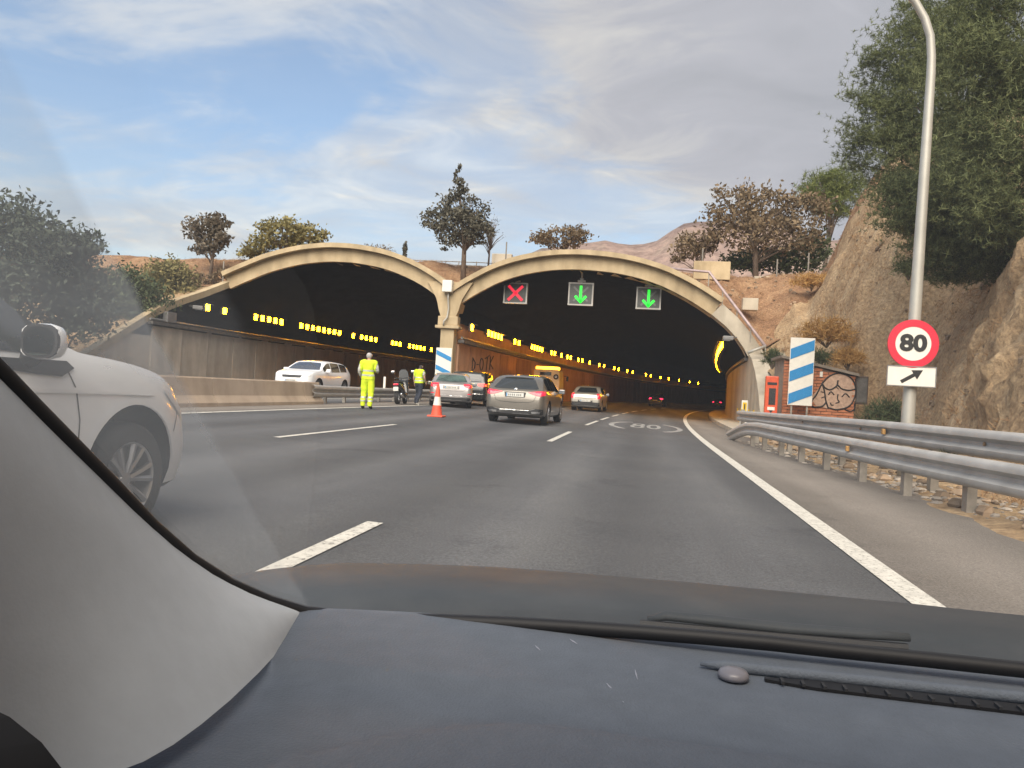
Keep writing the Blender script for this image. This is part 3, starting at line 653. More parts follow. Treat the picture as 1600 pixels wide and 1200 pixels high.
YL = [38.9, 40.6] + [43.9+.77*i for i in range(5)] + [49.6+.83*i for i in range(8)] + [57.8] + [59.3+.9*i for i in range(4)] + [65.5, 66.3, 67.2] + [69.4+.9*i for i in range(5)] + [74.9, 76.9, 79.5, 83, 87, 92, 98]
for y in YL: put_lamp(-24.05+ct(y), y, 4.66, hd(y)+R(-8), 'yellow sodium lamp in the row on the far wall of the left tunnel mouth', 'lamps along the left tube')
YR = [41.8] + [45.5+.82*i for i in range(5)] + [52.6, 53.9] + [58.2+.9*i for i in range(5)] + [65.6, 67.0, 69.8, 72.6, 74.2, 78, 80, 84.1, 89.5, 92.5, 99, 102, 108, 112, 122, 126, 134, 141, 150, 160, 168]
for y in YR: put_lamp(-9.80+ct(y), y, 4.42+0.003*max(0, y-45), hd(y)+R(-6), 'yellow sodium lamp in the row on the left wall of the right tunnel mouth', 'lamps along the median wall')
for i in range(30):
    y = 46.5+1.35*i; put_lamp(4.15+ct(y), y, 4.42, math.pi+hd(y)+R(12), 'yellow sodium lamp in the curved string along the right wall of the right tunnel', 'lamps along the right wall')
# unlit wall fixtures near the mouths
def fixture(loc, rz, label):
    t = thing('wall_floodlight', label, 'floodlight', loc, rz)
    MB().cbox((0, 0, 0), (0.5, 0.42, 0.20), 0.03).build('housing', M['greyp'], t)
    MB().cbox((0.06, 0, -0.115), (0.34, 0.34, 0.02), 0.005).build('lens', M['headlens'], t)
    MB().box((-0.32, 0, 0.05), (0.22, 0.06, 0.06)).build('bracket', M['ledge'], t)
fixture((-23.95, 37.9, 4.55), R(35), 'grey floodlight box on the wall of the left tunnel mouth, before the first yellow lamp')
fixture((3.95, 39.3, 4.25), R(180), 'grey floodlight box hanging under the right edge of the right tunnel mouth')
bx = tag(MB().cbox((0, 0, 0), (0.3, 0.75, 0.55), 0.03).build('cable_box', M['greyp']), 'pale grey cable box on the ledge of the left tunnel mouth', 'cable box'); bx.location = (-24.25, 35.95, 3.8)

# ------------------------------------------------------------------ lane signals
def lane_signal(x0, x1, z0, z1, y, kind, label, stem):
    w, h = x1-x0, z1-z0
    t = thing('lane_signal', label, 'lane signal', ((x0+x1)/2, y, z0), 0, 'lane signals hung in the right tunnel mouth')
    MB().cbox((0, 0.14, h/2), (w, 0.25, h), 0.03).build('housing', M['greyp'], t)
    fr = MB(); f = 0.07
    for c, d in (((0, 0, f/2), (w+.02, 0.06, f)), ((0, 0, h-f/2), (w+.02, 0.06, f)), ((-w/2+f/2, 0, h/2), (f, 0.055, h-2*f)), ((w/2-f/2, 0, h/2), (f, 0.055, h-2*f))): fr.box(c, d)
    fr.build('frame', M['galv'], t)
    MB().box((0, 0.003, h/2), (w-2*f-.02, 0.02, h-2*f-.02)).build('screen', M['signal_screen'], t)
    def stroke(name, pts, wd, m, yy=-0.02):
        mb = MB()
        for a, b in pts:
            a, b = Vector((a[0], yy, h/2+a[1])), Vector((b[0], yy, h/2+b[1])); d = (b-a); L = d.length; ang = math.atan2(d.z, d.x)
            mb.box((a+b)/2, (L+wd*.6, 0.02, wd), ry=-ang)
        mb.build(name, m, t)
    cross = [((-.36, -.36), (.36, .36)), ((-.36, .36), (.36, -.36))]
    arrow = [((0, .40), (0, -.38)), ((0, -.42), (-.27, -.14)), ((0, -.42), (.27, -.14))]
    if kind == 'x': stroke('red_cross', cross, 0.15, M['redled'])
    else: stroke('unlit_cross', cross, 0.10, M['ghostled'], -0.012); stroke('green_arrow', arrow, 0.13, M['greenled'], -0.03)
    mb = MB(); mb.tube([(0, 0.14, h), (0, 0.14, h+stem)], 0.05, 8); mb.cbox((0, 0.14, h+0.10), (0.42, 0.16, 0.10), 0.02); mb.cbox((0, 0.14, h+0.2), (0.2, 0.14, 0.12), 0.02); mb.build('hanger', M['galv'], t)
M['signal_screen'] = mat('signal_screen', (0.075, 0.08, 0.078), 0.5, var=0.2, vscale=30)
SGY = 40.9
a, b = atY(788, 441, SGY), atY(823, 475, SGY); lane_signal(a.x, b.x, b.z, a.z, SGY, 'x', 'square grey lane signal showing a red cross', 0.3)
a, b = atY(889, 441, SGY), atY(926, 478, SGY); lane_signal(a.x, b.x, b.z, a.z, SGY, 'g', 'middle square lane signal with a green arrow hung under the arch crown', 0.6)
a, b = atY(995, 448, SGY), atY(1032, 484, SGY); lane_signal(a.x, b.x, b.z, a.z, SGY, 'g', 'rightmost square lane signal with a green arrow', 0.3)

# ------------------------------------------------------------------ blue and white hazard panels
def hazard(loc, w, h, up, label, posts=True, n=3, legz=0.0):
    t = thing('hazard_panel', label, 'road sign', loc)
    MB().cbox((0, 0.03, h/2), (w, 0.04, h), 0.008).build('board', M['white'], t)
    rise = w*0.42*up; sh = h*0.155; gap = h/n
    for i in range(n):
        zc = h*0.02 + gap*(i+0.30)+gap*0.12
        p = [(-w/2+.02, zc-sh/2-rise/2), (w/2-.02, zc-sh/2+rise/2), (w/2-.02, zc+sh/2+rise/2), (-w/2+.02, zc+sh/2-rise/2)]
        p = [(u, min(h-.015, max(.015, v))) for u, v in p]
        MB().prism(p, lambda u, v, d: (u, d, v), 0.006, -0.004).build('blue_stripe', M['blue'], t)
    if posts:
        for s in (-1, 1): MB().box((s*w*.32, 0.09, (h+legz)/2-0.05), (0.06, 0.06, h-legz-0.1)).build('post', M['galv_dull'], t)
    return t
a, b = atY(1234, 527, 29.6), atY(1259, 634, 29.6)
hazard(((a.x+b.x)/2+.13, 29.6, b.z), 0.86, a.z-b.z, 1, 'tall blue and white striped panel in front of the brick hut', True, 3, -1.15)
hazard((-10.55, PORT-0.52, 1.55), 0.86, 1.55, -1, 'blue and white striped panel fixed low on the pillar between the tunnel mouths', False, 2)

# ------------------------------------------------------------------ guard rails
W_PROF = [(0.0, -0.155), (0.05, -0.15), (0.085, -0.11), (0.085, -0.065), (0.02, -0.02), (0.02, 0.02), (0.085, 0.065), (0.085, 0.11), (0.05, 0.15), (0.0, 0.155)]
def wbeam(path, face, name, m, parent, sc=1.15):
    """path of (x, y, zc); face=-1 corrugation bulges to -x"""
    rings = []
    for p in path:
        rings.append([(p[0]+face*u*sc, p[1], p[2]+v*sc) for u, v in W_PROF] + [(p[0]+face*(u-.006)*sc, p[1], p[2]+v*sc*.985) for u, v in reversed(W_PROF)])
    return MB().loft(rings).build(name, m, parent, 50)
def lowX(Y): return lerp(Y, [(-12, 4.9), (5, 4.4), (10, 3.83), (11.6, 3.65), (13.3, 3.51), (15.4, 3.38), (16.4, 3.28), (20.2, 3.02), (21.2, 2.92), (25, 2.7)])
gr = thing('guard_rail', 'two galvanised crash barrier beams, one above and behind the other, right of the road', 'guard rail', (0, 0, 0))
lo = [(lowX(y), y, 0.415) for y in np.arange(-12, 21.6, .8)] + [(lowX(22), 22, 0.37), (lowX(23), 23, 0.26), (2.76, 24, 0.12), (2.70, 24.9, -0.02)]
b1 = wbeam(lo, -1, 'lower_beam', M['galv'], gr); b2 = wbeam([(lowX(y)+.55, y, 0.73-0.007*max(0, y-14)) for y in np.arange(-12, 27.6, .8)], -1, 'upper_beam', M['galv'], gr)
def hpost(x, y, z0, z1, name='post'):
    MB().box((x, y, (z0+z1)/2), (0.012, 0.15, z1-z0)).box((x+.05, y-.07, (z0+z1)/2), (0.11, 0.012, z1-z0)).box((x+.05, y+.07, (z0+z1)/2), (0.11, 0.012, z1-z0)).build(name, M['galv_dull'], gr)
for y in [-6, -2, 2, 6, 8, 10.0, 11.65, 13.35, 15.3, 16.9, 18.6, 20.3, 21.6]: hpost(lowX(y)+.02, y, -0.3, 0.55)
for y in [-4, 0, 4, 8.2, 12.2, 16.2, 20.2, 24, 27]: hpost(lowX(y)+.60, y, -0.3, 0.86)
for y in [2.0, 6.0, 10.6, 13.7, 14.9, 18.6, 22.5]:
    bl = MB(); bl.lathe([(0.025, 0), (0.025, .018), (0.012, .026)], 8, (lowX(y)+.55-.03, y, 0.73), Matrix.Rotation(R(-90), 3, 'Y')); bl.build('bolt', M['rust'] if 'rust' in M else M['bark'], gr)
for y in (13.6,): 
    for z, dx in ((0.735, .55), (0.415, 0.0)): MB().cbox((lowX(y)+dx-.10, y, z), (0.05, 0.09, 0.09), 0.01).build('reflector', M['amber'] if 'amber' in M else M['bark'], gr)
# low rail on the median, joined to the concrete barrier
gl = thing('guard_rail', 'short galvanised crash barrier on the median between the concrete barrier and the pillar', 'guard rail', (0, 0, 0))
gp = [(-10.22, 22.6, 0.70), (-10.26, 23.4, 0.68), (-10.40, 25, 0.67), (-10.55, 28, 0.66), (-10.62, 32, 0.66), (-10.64, 36, 0.66), (-10.6, 39, 0.66)]
gp2 = []
for i in range(len(gp)-1):
    for k in range(4): gp2.append(tuple(np.array(gp[i])+(np.array(gp[i+1])-np.array(gp[i]))*k/4))
wbeam(gp2+[gp[-1]], 1, 'beam', M['galv'], gl, 1.25)
for y in (24, 26, 28, 30, 32, 34, 36, 38): MB().box((lerp(y, [(a[1], a[0]) for a in gp])-.06, y, 0.45), (0.10, 0.10, 0.7)).build('post', M['galv_dull'], gl)
MB().cbox((-10.75, 30.9, 0.95), (0.10, 0.05, 0.75), 0.015).build('marker_post', M['white'], gl)
# concrete median barrier, cast in sections
cb = thing('median_barrier', 'long beige concrete safety barrier along the left edge of the road', 'barrier', (0, 0, 0))
JP = [(-.30, 0), (.30, 0), (.30, .10), (.17, .27), (.11, .66), (.09, .69), (-.09, .69), (-.11, .66), (-.17, .27), (-.30, .10)]
for i in range(8):
    y0 = -13.6+5.1*i; y1 = min(y0+5.07, 23.3); rings = []
    for y in (y0, (y0+y1)/2, y1): rings.append([(-10.32+u-0.012*max(0, y-12)*0.6, y, 0.26+v*1.02) for u, v in JP])
    MB().loft(rings).build('barrier_section', M['barrier'], cb)

# ------------------------------------------------------------------ lamp post with its speed sign
LY = 14.0
base = atY(1417, 660, LY); bx_, bz_ = 4.42, -0.15
sl_ = thing('street_lamp', 'tall pale tapering lamp post with a curved top leaning out of the picture', 'street lamp', (bx_, LY, bz_))
mb = MB(); pts = [(0, 0, 0)]; rad = [0.115]
for z in (1, 2, 3, 4, 5, 6, 7): pts.append((0.013*z, 0, z)); rad.append(0.115-0.0062*z)
pts += [(0.085, 0, 7.3), (0.05, 0, 7.65), (-0.05, 0, 7.95), (-0.22, 0, 8.25), (-0.5, 0, 8.55), (-0.9, 0, 8.8), (-1.5, 0, 9.0)]; rad += [.068, .066, .064, .062, .058, .054, .05]
mb.tube(pts, rad, 16); mb.build('pole', M['pole'], sl_, True)
mb = MB(); mb.loft([[(-1.45-x*.8, y*w, 9.0+z) for y, z in ((-1, 0), (-.7, .09), (.7, .09), (1, 0), (.6, -.05), (-.6, -.05))] for x, w in ((0, .08), (.3, .15), (.8, .14), (1.0, .07))]); mb.build('lamp_head', M['greyp'], sl_)
MB().cbox((0, 0, 0.03), (0.42, 0.42, 0.06), 0.015).build('base_plate', M['galv_dull'], sl_)
def disc(mb, c, r, y0, y1, n=40, r_in=0):
    ang = [2*math.pi*i/n for i in range(n)]
    if not r_in: return mb.prism([(r*math.cos(a), r*math.sin(a)) for a in ang], lambda u, v, d: (c[0]+u, d, c[1]+v), y0, y1)
    vs = []; fs = []
    for a in ang:
        for rr, d in ((r, y0), (r, y1), (r_in, y0), (r_in, y1)): vs.append((c[0]+rr*math.cos(a), d, c[1]+rr*math.sin(a)))
    for i in range(n):
        j = (i+1) % n; A = 4*i; B = 4*j
        fs += [(A, B, B+2, A+2), (A+1, A+3, B+3, B+1), (A, A+1, B+1, B), (A+2, B+2, B+3, A+3)]
    return mb.add(vs, fs)
cc = atY(1427, 537, LY-0.2)
ss = thing('speed_limit_sign', 'round 80 speed limit sign with a red border on the lamp post', 'road sign', (cc.x, LY-0.2, cc.z), R(2))
disc(MB(), (0, 0), 0.395, 0.0, 0.025).build('disc', M['white'], ss)
disc(MB(), (0, 0), 0.405, -0.006, 0.027, 44, 0.285).build('red_border', M['red'], ss)
me = text_mesh('80', 0.435, 0.017, 0.003)
for v in me.vertices: v.co = Vector((v.co.x*0.98, -0.008+v.co.z*-1, v.co.y*0.86))
link('digits', me, M['black'], ss)
MB().box((0, 0.06, 0.12), (0.30, 0.05, 0.05)).box((0, 0.06, -0.16), (0.30, 0.05, 0.05)).build('clamp', M['galv_dull'], ss)
cc = atY(1424, 588, LY-0.2)
sp = thing('direction_plate', 'small white plate with a slanting black arrow below the 80 sign', 'road sign', (cc.x, LY-0.2, cc.z), R(2))
MB().cbox((0, 0.012, 0), (0.78, 0.025, 0.345), 0.01).build('plate', M['white'], sp)
fr = MB()
for c, d in (((0, 0.006, .165), (.76, .03, .014)), ((0, 0.006, -.165), (.76, .03, .014)), ((-.384, 0.006, 0), (.014, .03, .345)), ((.384, 0.006, 0), (.014, .03, .345))): fr.box(c, d)
fr.build('border', M['greyp'], sp)
ar = MB(); ca, sa = math.cos(R(32)), math.sin(R(32)); rot = lambda u, v, d: (u*ca-v*sa, d, u*sa+v*ca)
ar.prism([(-.19, -.03), (.05, -.03), (.05, -.09), (.21, 0), (.05, .09), (.05, .03), (-.19, .03)], rot, -0.004, 0.004); ar.build('arrow', M['black'], sp)
MB().box((0, 0.06, 0.0), (0.28, 0.06, 0.05)).build('clamp', M['galv_dull'], sp)

# ------------------------------------------------------------------ emergency phone post, cabinet, delineators
so_ = thing('emergency_phone', 'slim orange-red emergency phone pillar beside the blue and white panel', 'phone pillar', (4.68, 29.9, -0.12), R(-4))
MB().cbox((0, 0, 1.13), (0.46, 0.34, 2.26), 0.04).build('column', M['sosred'], so_)
MB().cbox((0.02, -0.172, 1.50), (0.24, 0.02, 0.62), 0.008).build('speaker_grille', M['blackp'], so_)
MB().cbox((0.0, -0.174, 1.98), (0.34, 0.02, 0.10), 0.006).build('label_strip', M['blackp'], so_)
MB().cbox((0.0, -0.172, 1.05), (0.26, 0.02, 0.12), 0.006).build('call_plate', M['white'], so_)
MB().prism([(-.07, .98), (.07, .98), (0, .88)], lambda u, v, d: (u, d, v), -0.178, -0.16).build('pointer', M['black'], so_)
cbn = thing('cabinet', 'low white cabinet on the walkway behind the end of the guard rail', 'cabinet', (4.05, 31.0, 0.0))
MB().cbox((0, 0, 0.42), (0.62, 0.4, 0.66), 0.02).build('body', M['white'], cbn); MB().cbox((0, -0.205, 0.42), (0.5, 0.015, 0.52), 0.005).build('door', M['plate'], cbn); MB().box((0, 0, 0.05), (0.6, 0.36, 0.1)).build('plinth', M['conc_grey'], cbn)
def delin(loc, label, h=0.75):
    t = thing('delineator', label, 'road marker', loc)
    MB().cbox((0, 0, h/2), (0.26, 0.06, h), 0.02).build('plate', M['white'], t)
    MB().cbox((0, -0.033, h*.62), (0.17, 0.01, h*.52), 0.004).build('reflector', M['yellow'], t)
    MB().cbox((0, -0.036, h*.62), (0.05, 0.012, h*.36), 0.003).build('mark', M['black'], t)
a = atY(1163, 642, 34.0); delin((a.x, 34.0, a.z-0.3), 'yellow and white reflector plate at the foot of the right tunnel wall')
for i, y in enumerate((36.5, 38.2, 40.0, 42.0, 44.2)):
    t = tag(MB().cbox((0, 0, 0.12), (0.05, 0.16, 0.24), 0.01).build('wall_reflector', M['yellow']), 'small amber reflector in the row low on the right tunnel wall', 'reflector', 'reflectors along the right tunnel wall'); t.location = (4.98+ct(y), y, 0.55)

# ------------------------------------------------------------------ brick hut with a painted face
HY0, HY1 = 30.35, 32.6; HX0, HX1 = 5.15, 7.72; HZ = -0.1
def brickmat():
    return mat('hut_brick', (0.47, 0.19, 0.10), 0.85, var=0.2, vscale=4, bump=0.25, bscale=40, objrand=0.16)
M['brick'] = brickmat(); M['mortar'] = mat('mortar', (0.30, 0.24, 0.19), 0.95, var=0.2)
hut = thing('brick_hut', 'small orange brick hut with a flat roof and a line-drawn face painted on it', 'hut', (HX0, HY0, HZ))
def topz(x): return 2.95-0.21*(x-0)           # roof falls to the right
Wd = HX1-HX0
core = MB(); core.prism([(0.03, 0), (Wd-.03, 0), (Wd-.03, topz(Wd)-.02), (0.03, topz(0)-.02)], lambda u, v, d: (u, d, v), 0.05, HY1-HY0); hw = core.build('wall', M['mortar'], hut)
BW, BH = 0.40, 0.115
bmesh_brick = MB().box((0, 0, 0), (BW-.022, 0.10, BH-.022)).mesh('brick'); half = MB().box((0, 0, 0), (BW/2-.022, 0.10, BH-.022)).mesh('brick')
nrow = int(topz(0)/BH)
for r in range(nrow):
    z = BH*(r+.5); off = 0 if r % 2 else -BW/2; u = off
    while u < Wd-0.01:
        c0, c1 = max(u, 0), min(u+BW, Wd)
        if c1-c0 > .12 and z+BH/2 < topz((c0+c1)/2)+.02:
            full = c1-c0 > BW*.8; o = link('brick', bmesh_brick if full else half, M['brick'], hw)
            o.location = ((c0+c1)/2, 0.035+random.uniform(-.006, .006), z)
            if not full: o.scale = ((c1-c0-.022)/(BW/2-.022), 1, 1)
        u += BW
for r in range(nrow):                     # right-hand side wall
    z = BH*(r+.5)
    if z+BH/2 > topz(Wd)+.02: continue
    for k in range(6):
        o = link('brick', bmesh_brick, M['brick'], hw); o.location = (Wd-.05, 0.28+k*BW+(0.0 if r % 2 else -.12), z); o.rotation_euler = (0, 0, R(90))
rf = MB(); rf.prism([(-.12, topz(0)+.02), (Wd+.1, topz(Wd)), (Wd+.1, topz(Wd)+.10), (-.12, topz(0)+.12)], lambda u, v, d: (u, d, v), -0.14, HY1-HY0+.1); rf.build('roof', M['roofing'] if 'roofing' in M else M['ledge'], hut)
MB().cbox((1.35, -0.03, 2.42), (0.10, 0.06, 0.2), 0.01).build('wall_lamp', M['white'], hut)
# painted face: closed-eye drawing in black line on a pale patch
M['graf'] = mat('pale_wall_paint', (0.46, 0.32, 0.24), 0.8, var=0.25, vscale=9)
def hp(px, py):
    p = atY(px, py, HY0); return (p.x-HX0, p.z-HZ)
patch = [hp(x, y) for x, y in ((1266, 622), (1285, 600), (1300, 586), (1316, 584), (1330, 592), (1337, 608), (1336, 626), (1326, 636), (1300, 640), (1275, 634))]
MB().prism(patch, lambda u, v, d: (u, d, v), -0.024, -0.021).build('painted_patch', M['graf'], hut)
gl_ = MB()
def gline(pts, w=0.028):
    q = [hp(*p) for p in pts]; q2 = []
    n = len(q); 
    for i in range((n-1)*4+1):
        u = i/4; q2.append((pch(u, [(j, p[0]) for j, p in enumerate(q)]), -0.028, pch(u, [(j, p[1]) for j, p in enumerate(q)])))
    gl_.tube(q2, w, 5)
gline([(1262, 632), (1275, 617), (1284, 600), (1295, 588), (1310, 583), (1324, 587), (1334, 597), (1337, 612), (1332, 628), (1322, 637), (1306, 640), (1294, 637)])
gline([(1284, 598), (1289, 606), (1296, 609), (1303, 606), (1308, 601), (1309, 594)]); gline([(1308, 601), (1316, 608), (1326, 610), (1336, 608)])
gline([(1284, 598), (1288, 612), (1290, 626), (1294, 638)]); gline([(1262, 629), (1272, 636), (1284, 635), (1291, 628)])
gline([(1294, 617), (1298, 612), (1303, 617)], .022); gline([(1315, 620), (1321, 615), (1327, 621)], .022)
gline([(1309, 616), (1308, 623), (1311, 628), (1305, 630)], .022); gline([(1297, 629), (1299, 633), (1302, 633)], .022); gline([(1310, 608), (1306, 604)], .018)
gline([(1320, 640), (1328, 643), (1335, 638), (1336, 629)], .022); gline([(1288, 620), (1283, 622)], .018); gline([(1287, 613), (1282, 612)], .018)
gl_.build('painted_face', M['black'], hut, True)
dk = thing('meter_box', 'dark brown metal box on the right side of the brick hut', 'utility box', (HX1+.03, HY0+.2, 1.25))
MB().cbox((0.22, 0.05, 0.55), (0.44, 0.5, 1.05), 0.02).build('body', M['meter'] if 'meter' in M else M['bark'], dk); MB().cbox((0.22, -0.21, 0.55), (0.36, 0.02, 0.9), 0.005).build('door', M['ledge'], dk)
MB().box((0.02, -0.1, -0.1), (0.05, 0.05, 0.3)).build('bracket', M['ledge'], dk)

# ------------------------------------------------------------------ bits on the hillside
def hz(x, y): return z_top(x, y) if y > 40.35 else (z_right(x, y) if x > 0 else z_left(x, y))
hr = thing('handrail_pipe', 'pink-grey pipe rail slanting down the slope right of the tunnel arch', 'pipe rail', (3.2, 41.0, 7.3))
pth = [atY(1040, 419, 41.6), atY(1108, 425, 41.4), atY(1152, 483, 39.9), atY(1196, 541, 38.2)]
hro = Vector((3.2, 41.0, 7.3))
MB().tube([p-hro for p in pth], 0.075, 8).build('pipe', M['pinkpipe'] if 'pinkpipe' in M else M['pole'], hr, True)
MB().tube([pth[3]-hro, Vector((pth[3].x-.8, 38.1, pth[3].z-.35))-hro], 0.07, 8).build('pipe', M['pole'], hr, True)
for p in (pth[0], pth[1], (pth[1]+pth[2])/2, pth[2], (pth[2]+pth[3])/2, pth[3]): MB().box(p-hro+Vector((0, 0, -.35)), (0.06, 0.06, 0.8)).build('post', M['galv_dull'], hr)
def blk(px0, py0, px1, py1, Y, dep, name, label, m):
    a, b = atY(px0, py0, Y), atY(px1, py1, Y); w = abs(b.x-a.x); h = abs(a.z-b.z)
    o = tag(MB().cbox((0, 0, h/2-.2), (w, dep, h+.4), 0.03).build(name, m), label, 'concrete block'); o.location = ((a.x+b.x)/2, Y, min(a.z, b.z)); return o
blk(1084, 409, 1140, 428, 45.5, 0.7, 'concrete_block', 'weathered concrete block at the top of the slope right of the arch', M['conc'])
blk(1178, 432, 1206, 440, 47, 0.4, 'concrete_block', 'small concrete kerb block below the reddish trees', M['conc_grey'])
blk(1160, 466, 1184, 474, 42.5, 0.5, 'concrete_block', 'pale concrete slab lying halfway up the earth slope', M['conc_grey'])
blk(770, 397, 800, 408, 50, 0.5, 'concrete_block', 'grey concrete block on the skyline between the two arches', M['conc_grey'])
blk(236, 481, 262, 489, 38.5, 0.6, 'concrete_block', 'pale concrete block behind the left wing wall', M['conc'])
# low parapet rail on the skyline between the arches
pr = thing('parapet_rail', 'low dark railing along the skyline between the two tunnel arches', 'railing', (-10.5, 47.5, 8.6))
for k, zz_ in enumerate((0.42, 0.2)): MB().tube([(-5.2, 0, zz_+.05), (0, 0, zz_), (3.4, 0, zz_-.12)], 0.03, 6).build('rail', M['galv_dull'], pr)
for i in range(8): MB().box((-5+1.15*i, 0, 0.1), (0.05, 0.05, 0.75 if i != 6 else 1.5)).build('post', M['galv_dull'], pr)
for i, (px, py0, py1, Y) in enumerate([(1213, 405, 440, 46.5), (1262, 395, 436, 47), (1097, 388, 415, 47), (790, 378, 408, 49), (348, 408, 440, 41.5)]):
    a, b = atY(px, py1, Y), atY(px, py0, Y); o = tag(MB().tube([(0, 0, -0.4), (0, 0, b.z-a.z)], 0.045, 6).build('fence_post', M['galv_dull']), ['leaning grey post at the top of the right slope', 'thin grey post beside the dry yellow shrub on the skyline', 'thin post standing behind the concrete block', 'thin post on the skyline right of the conifer', 'thin pale post on the slope above the left arch'][i], 'post'); o.location = a
# ------------------------------------------------------------------ trees and shrubs
def leaf_quads(centers, size, aspect=1.8, jitter=0.35, up=0.3, r=None):
    r = r or rng; n = len(centers)
    d = r.normal(size=(n, 3)); d[:, 2] += up; d /= np.linalg.norm(d, axis=1)[:, None]
    q = r.normal(size=(n, 3)); u = np.cross(d, q); u /= np.linalg.norm(u, axis=1)[:, None]
    s = size*(1+jitter*r.uniform(-1, 1, n))[:, None]
    a = d*s*aspect/2; b = u*s/2
    V = np.stack([centers-a, centers+b*0.9-a*0.1, centers+a, centers-b*0.9-a*0.1], 1).reshape(-1, 3)
    F = np.arange(4*n).reshape(n, 4); return V, F
def tufts(centers, blades, length, width, spread=1.0, up=0.5, r=None):
    """needle tufts: narrow blades radiating from each centre"""
    r = r or rng; c = np.repeat(centers, blades, 0); n = len(c)
    d = r.normal(size=(n, 3))*spread; d[:, 2] += up; d /= np.linalg.norm(d, axis=1)[:, None]
    q = r.normal(size=(n, 3)); u = np.cross(d, q); u /= np.linalg.norm(u, axis=1)[:, None]
    L = length*(0.6+0.8*r.random(n))[:, None]
    V = np.stack([c-u*width/2, c+u*width/2, c+d*L+u*width*.15, c+d*L-u*width*.15], 1).reshape(-1, 3)
    return V, np.arange(4*n).reshape(n, 4)
def clump_points(blobs, nclump, per, sig, shell=0.45, r=None, flat=1.0):
    r = r or rng; out = []; cl = []
    vol = np.array([b[1][0]*b[1][1]*b[1][2] for b in blobs])**0.75; vol = vol/vol.sum()
    for (c, rad), w in zip(blobs, vol):
        k = max(2, int(nclump*w)); d = r.normal(size=(k, 3)); d /= np.linalg.norm(d, axis=1)[:, None]
        rr = shell+(1-shell)*r.random(k)**0.6
        p = np.array(c)+d*rr[:, None]*np.array(rad); cl.append(p)
        out.append((p[:, None, :]+r.normal(size=(k, per, 3))*np.array([1, 1, flat])*sig*np.minimum(1, np.array(rad))).reshape(-1, 3))
    return np.concatenate(out), np.concatenate(cl)
def tree(name, label, cat, base, blobs, mleaf, trunk=None, tr=0.12, nclump=120, per=22, sig=0.22, leaf=0.16, aspect=1.7, limbs=14, group=None, tuft=None, bark=None, shell=0.45, stems=1, seed=1):
    r = np.random.default_rng(seed); b = Vector(base)
    t = thing(name, label, cat, b, 0, group)
    pts, cl = clump_points(blobs, nclump, per, sig, shell, r, 0.5 if tuft else 1.0)
    if tuft: V, F = tufts(pts, tuft[0], tuft[1], tuft[2], 1.0, 0.45, r)
    else: V, F = leaf_quads(pts, leaf, aspect, r=r)
    link('crown', np_mesh('crown', V, F), mleaf, t)
    cz = np.mean([c[2] for c, _ in blobs]); topz_ = max(c[2]+q[2] for c, q in blobs)
    tb = max(blobs, key=lambda q: q[0][2])[0]
    tk = trunk or [(0, 0, -0.3), (tb[0]*.12+.03, tb[1]*.12, topz_*.3), (tb[0]*.5-.04, tb[1]*.5+.02, topz_*.6), (tb[0], tb[1], topz_*.88)]
    mb = MB(); n = len(tk)
    for s in range(stems):
        o = Vector((r.normal()*.12, r.normal()*.12, 0)) if s else Vector((0, 0, 0))
        mb.tube([Vector(p)+o*(1+i*.9) for i, p in enumerate(tk)], [tr*(1-0.8*i/(n-1)) for i in range(n)], 8)
    idx = r.choice(len(cl), min(limbs, len(cl)), replace=False)
    for i in idx:
        e = Vector(cl[i]); f = max(0.12, min(0.9, e.z/topz_*0.62)); k = f*(n-1); j = min(n-2, int(k)); s0 = Vector(tk[j]).lerp(Vector(tk[j+1]), k-j)
        m_ = s0.lerp(e, 0.5)+Vector((0, 0, 0.10*(e-s0).length)); rr = tr*(1-.8*f)*.55
        mb.tube([s0, m_, e], [rr, rr*.6, rr*.2], 5)
    mb.build('trunk', bark or M['bark'], t, True)
    return t
M['lf_dark'] = leafmat('conifer_foliage', (0.045, 0.045, 0.036), (0.17, 0.16, 0.12), 0.15)
M['lf_brown'] = leafmat('brown_leaves', (0.075, 0.066, 0.05), (0.24, 0.20, 0.15), 0.25)
M['lf_olive'] = leafmat('olive_leaves', (0.102, 0.094, 0.041), (0.360, 0.315, 0.135), 0.25)
M['lf_red'] = leafmat('reddish_leaves', (0.085, 0.066, 0.042), (0.33, 0.245, 0.15), 0.3)
M['lf_pine'] = leafmat('pine_needles', (0.040, 0.056, 0.028), (0.235, 0.265, 0.115), 0.25)
M['lf_pine2'] = leafmat('young_pine_needles', (0.062, 0.093, 0.028), (0.240, 0.271, 0.085), 0.25)
M['lf_green'] = leafmat('green_shrub', (0.039, 0.054, 0.028), (0.132, 0.163, 0.078), 0.2)
M['lf_left'] = leafmat('roadside_leaves', (0.031, 0.043, 0.034), (0.109, 0.132, 0.093), 0.2)
M['dry'] = leafmat('dry_stalks', (0.30, 0.17, 0.06), (0.72, 0.46, 0.18), 0.3)
M['drygrass'] = leafmat('dry_grass', (0.22, 0.13, 0.07), (0.52, 0.34, 0.18), 0.25)
M['twig'] = mat('grey_twigs', (0.16, 0.13, 0.12), 0.9)

def blobs_px(Y, base, lst):
    """list of (px, py, rx_px, ry_px, dY, ry_m) -> local ellipsoids around base"""
    out = []
    for px, py, rx, ry, dY in lst:
        c = atY(px, py, Y+dY); s = (c-CAM).dot(F_)/FPX
        out.append(((c.x-base[0], c.y-base[1], c.z-base[2]), (rx*s, (rx+ry)/2*s, ry*s)))
    return out
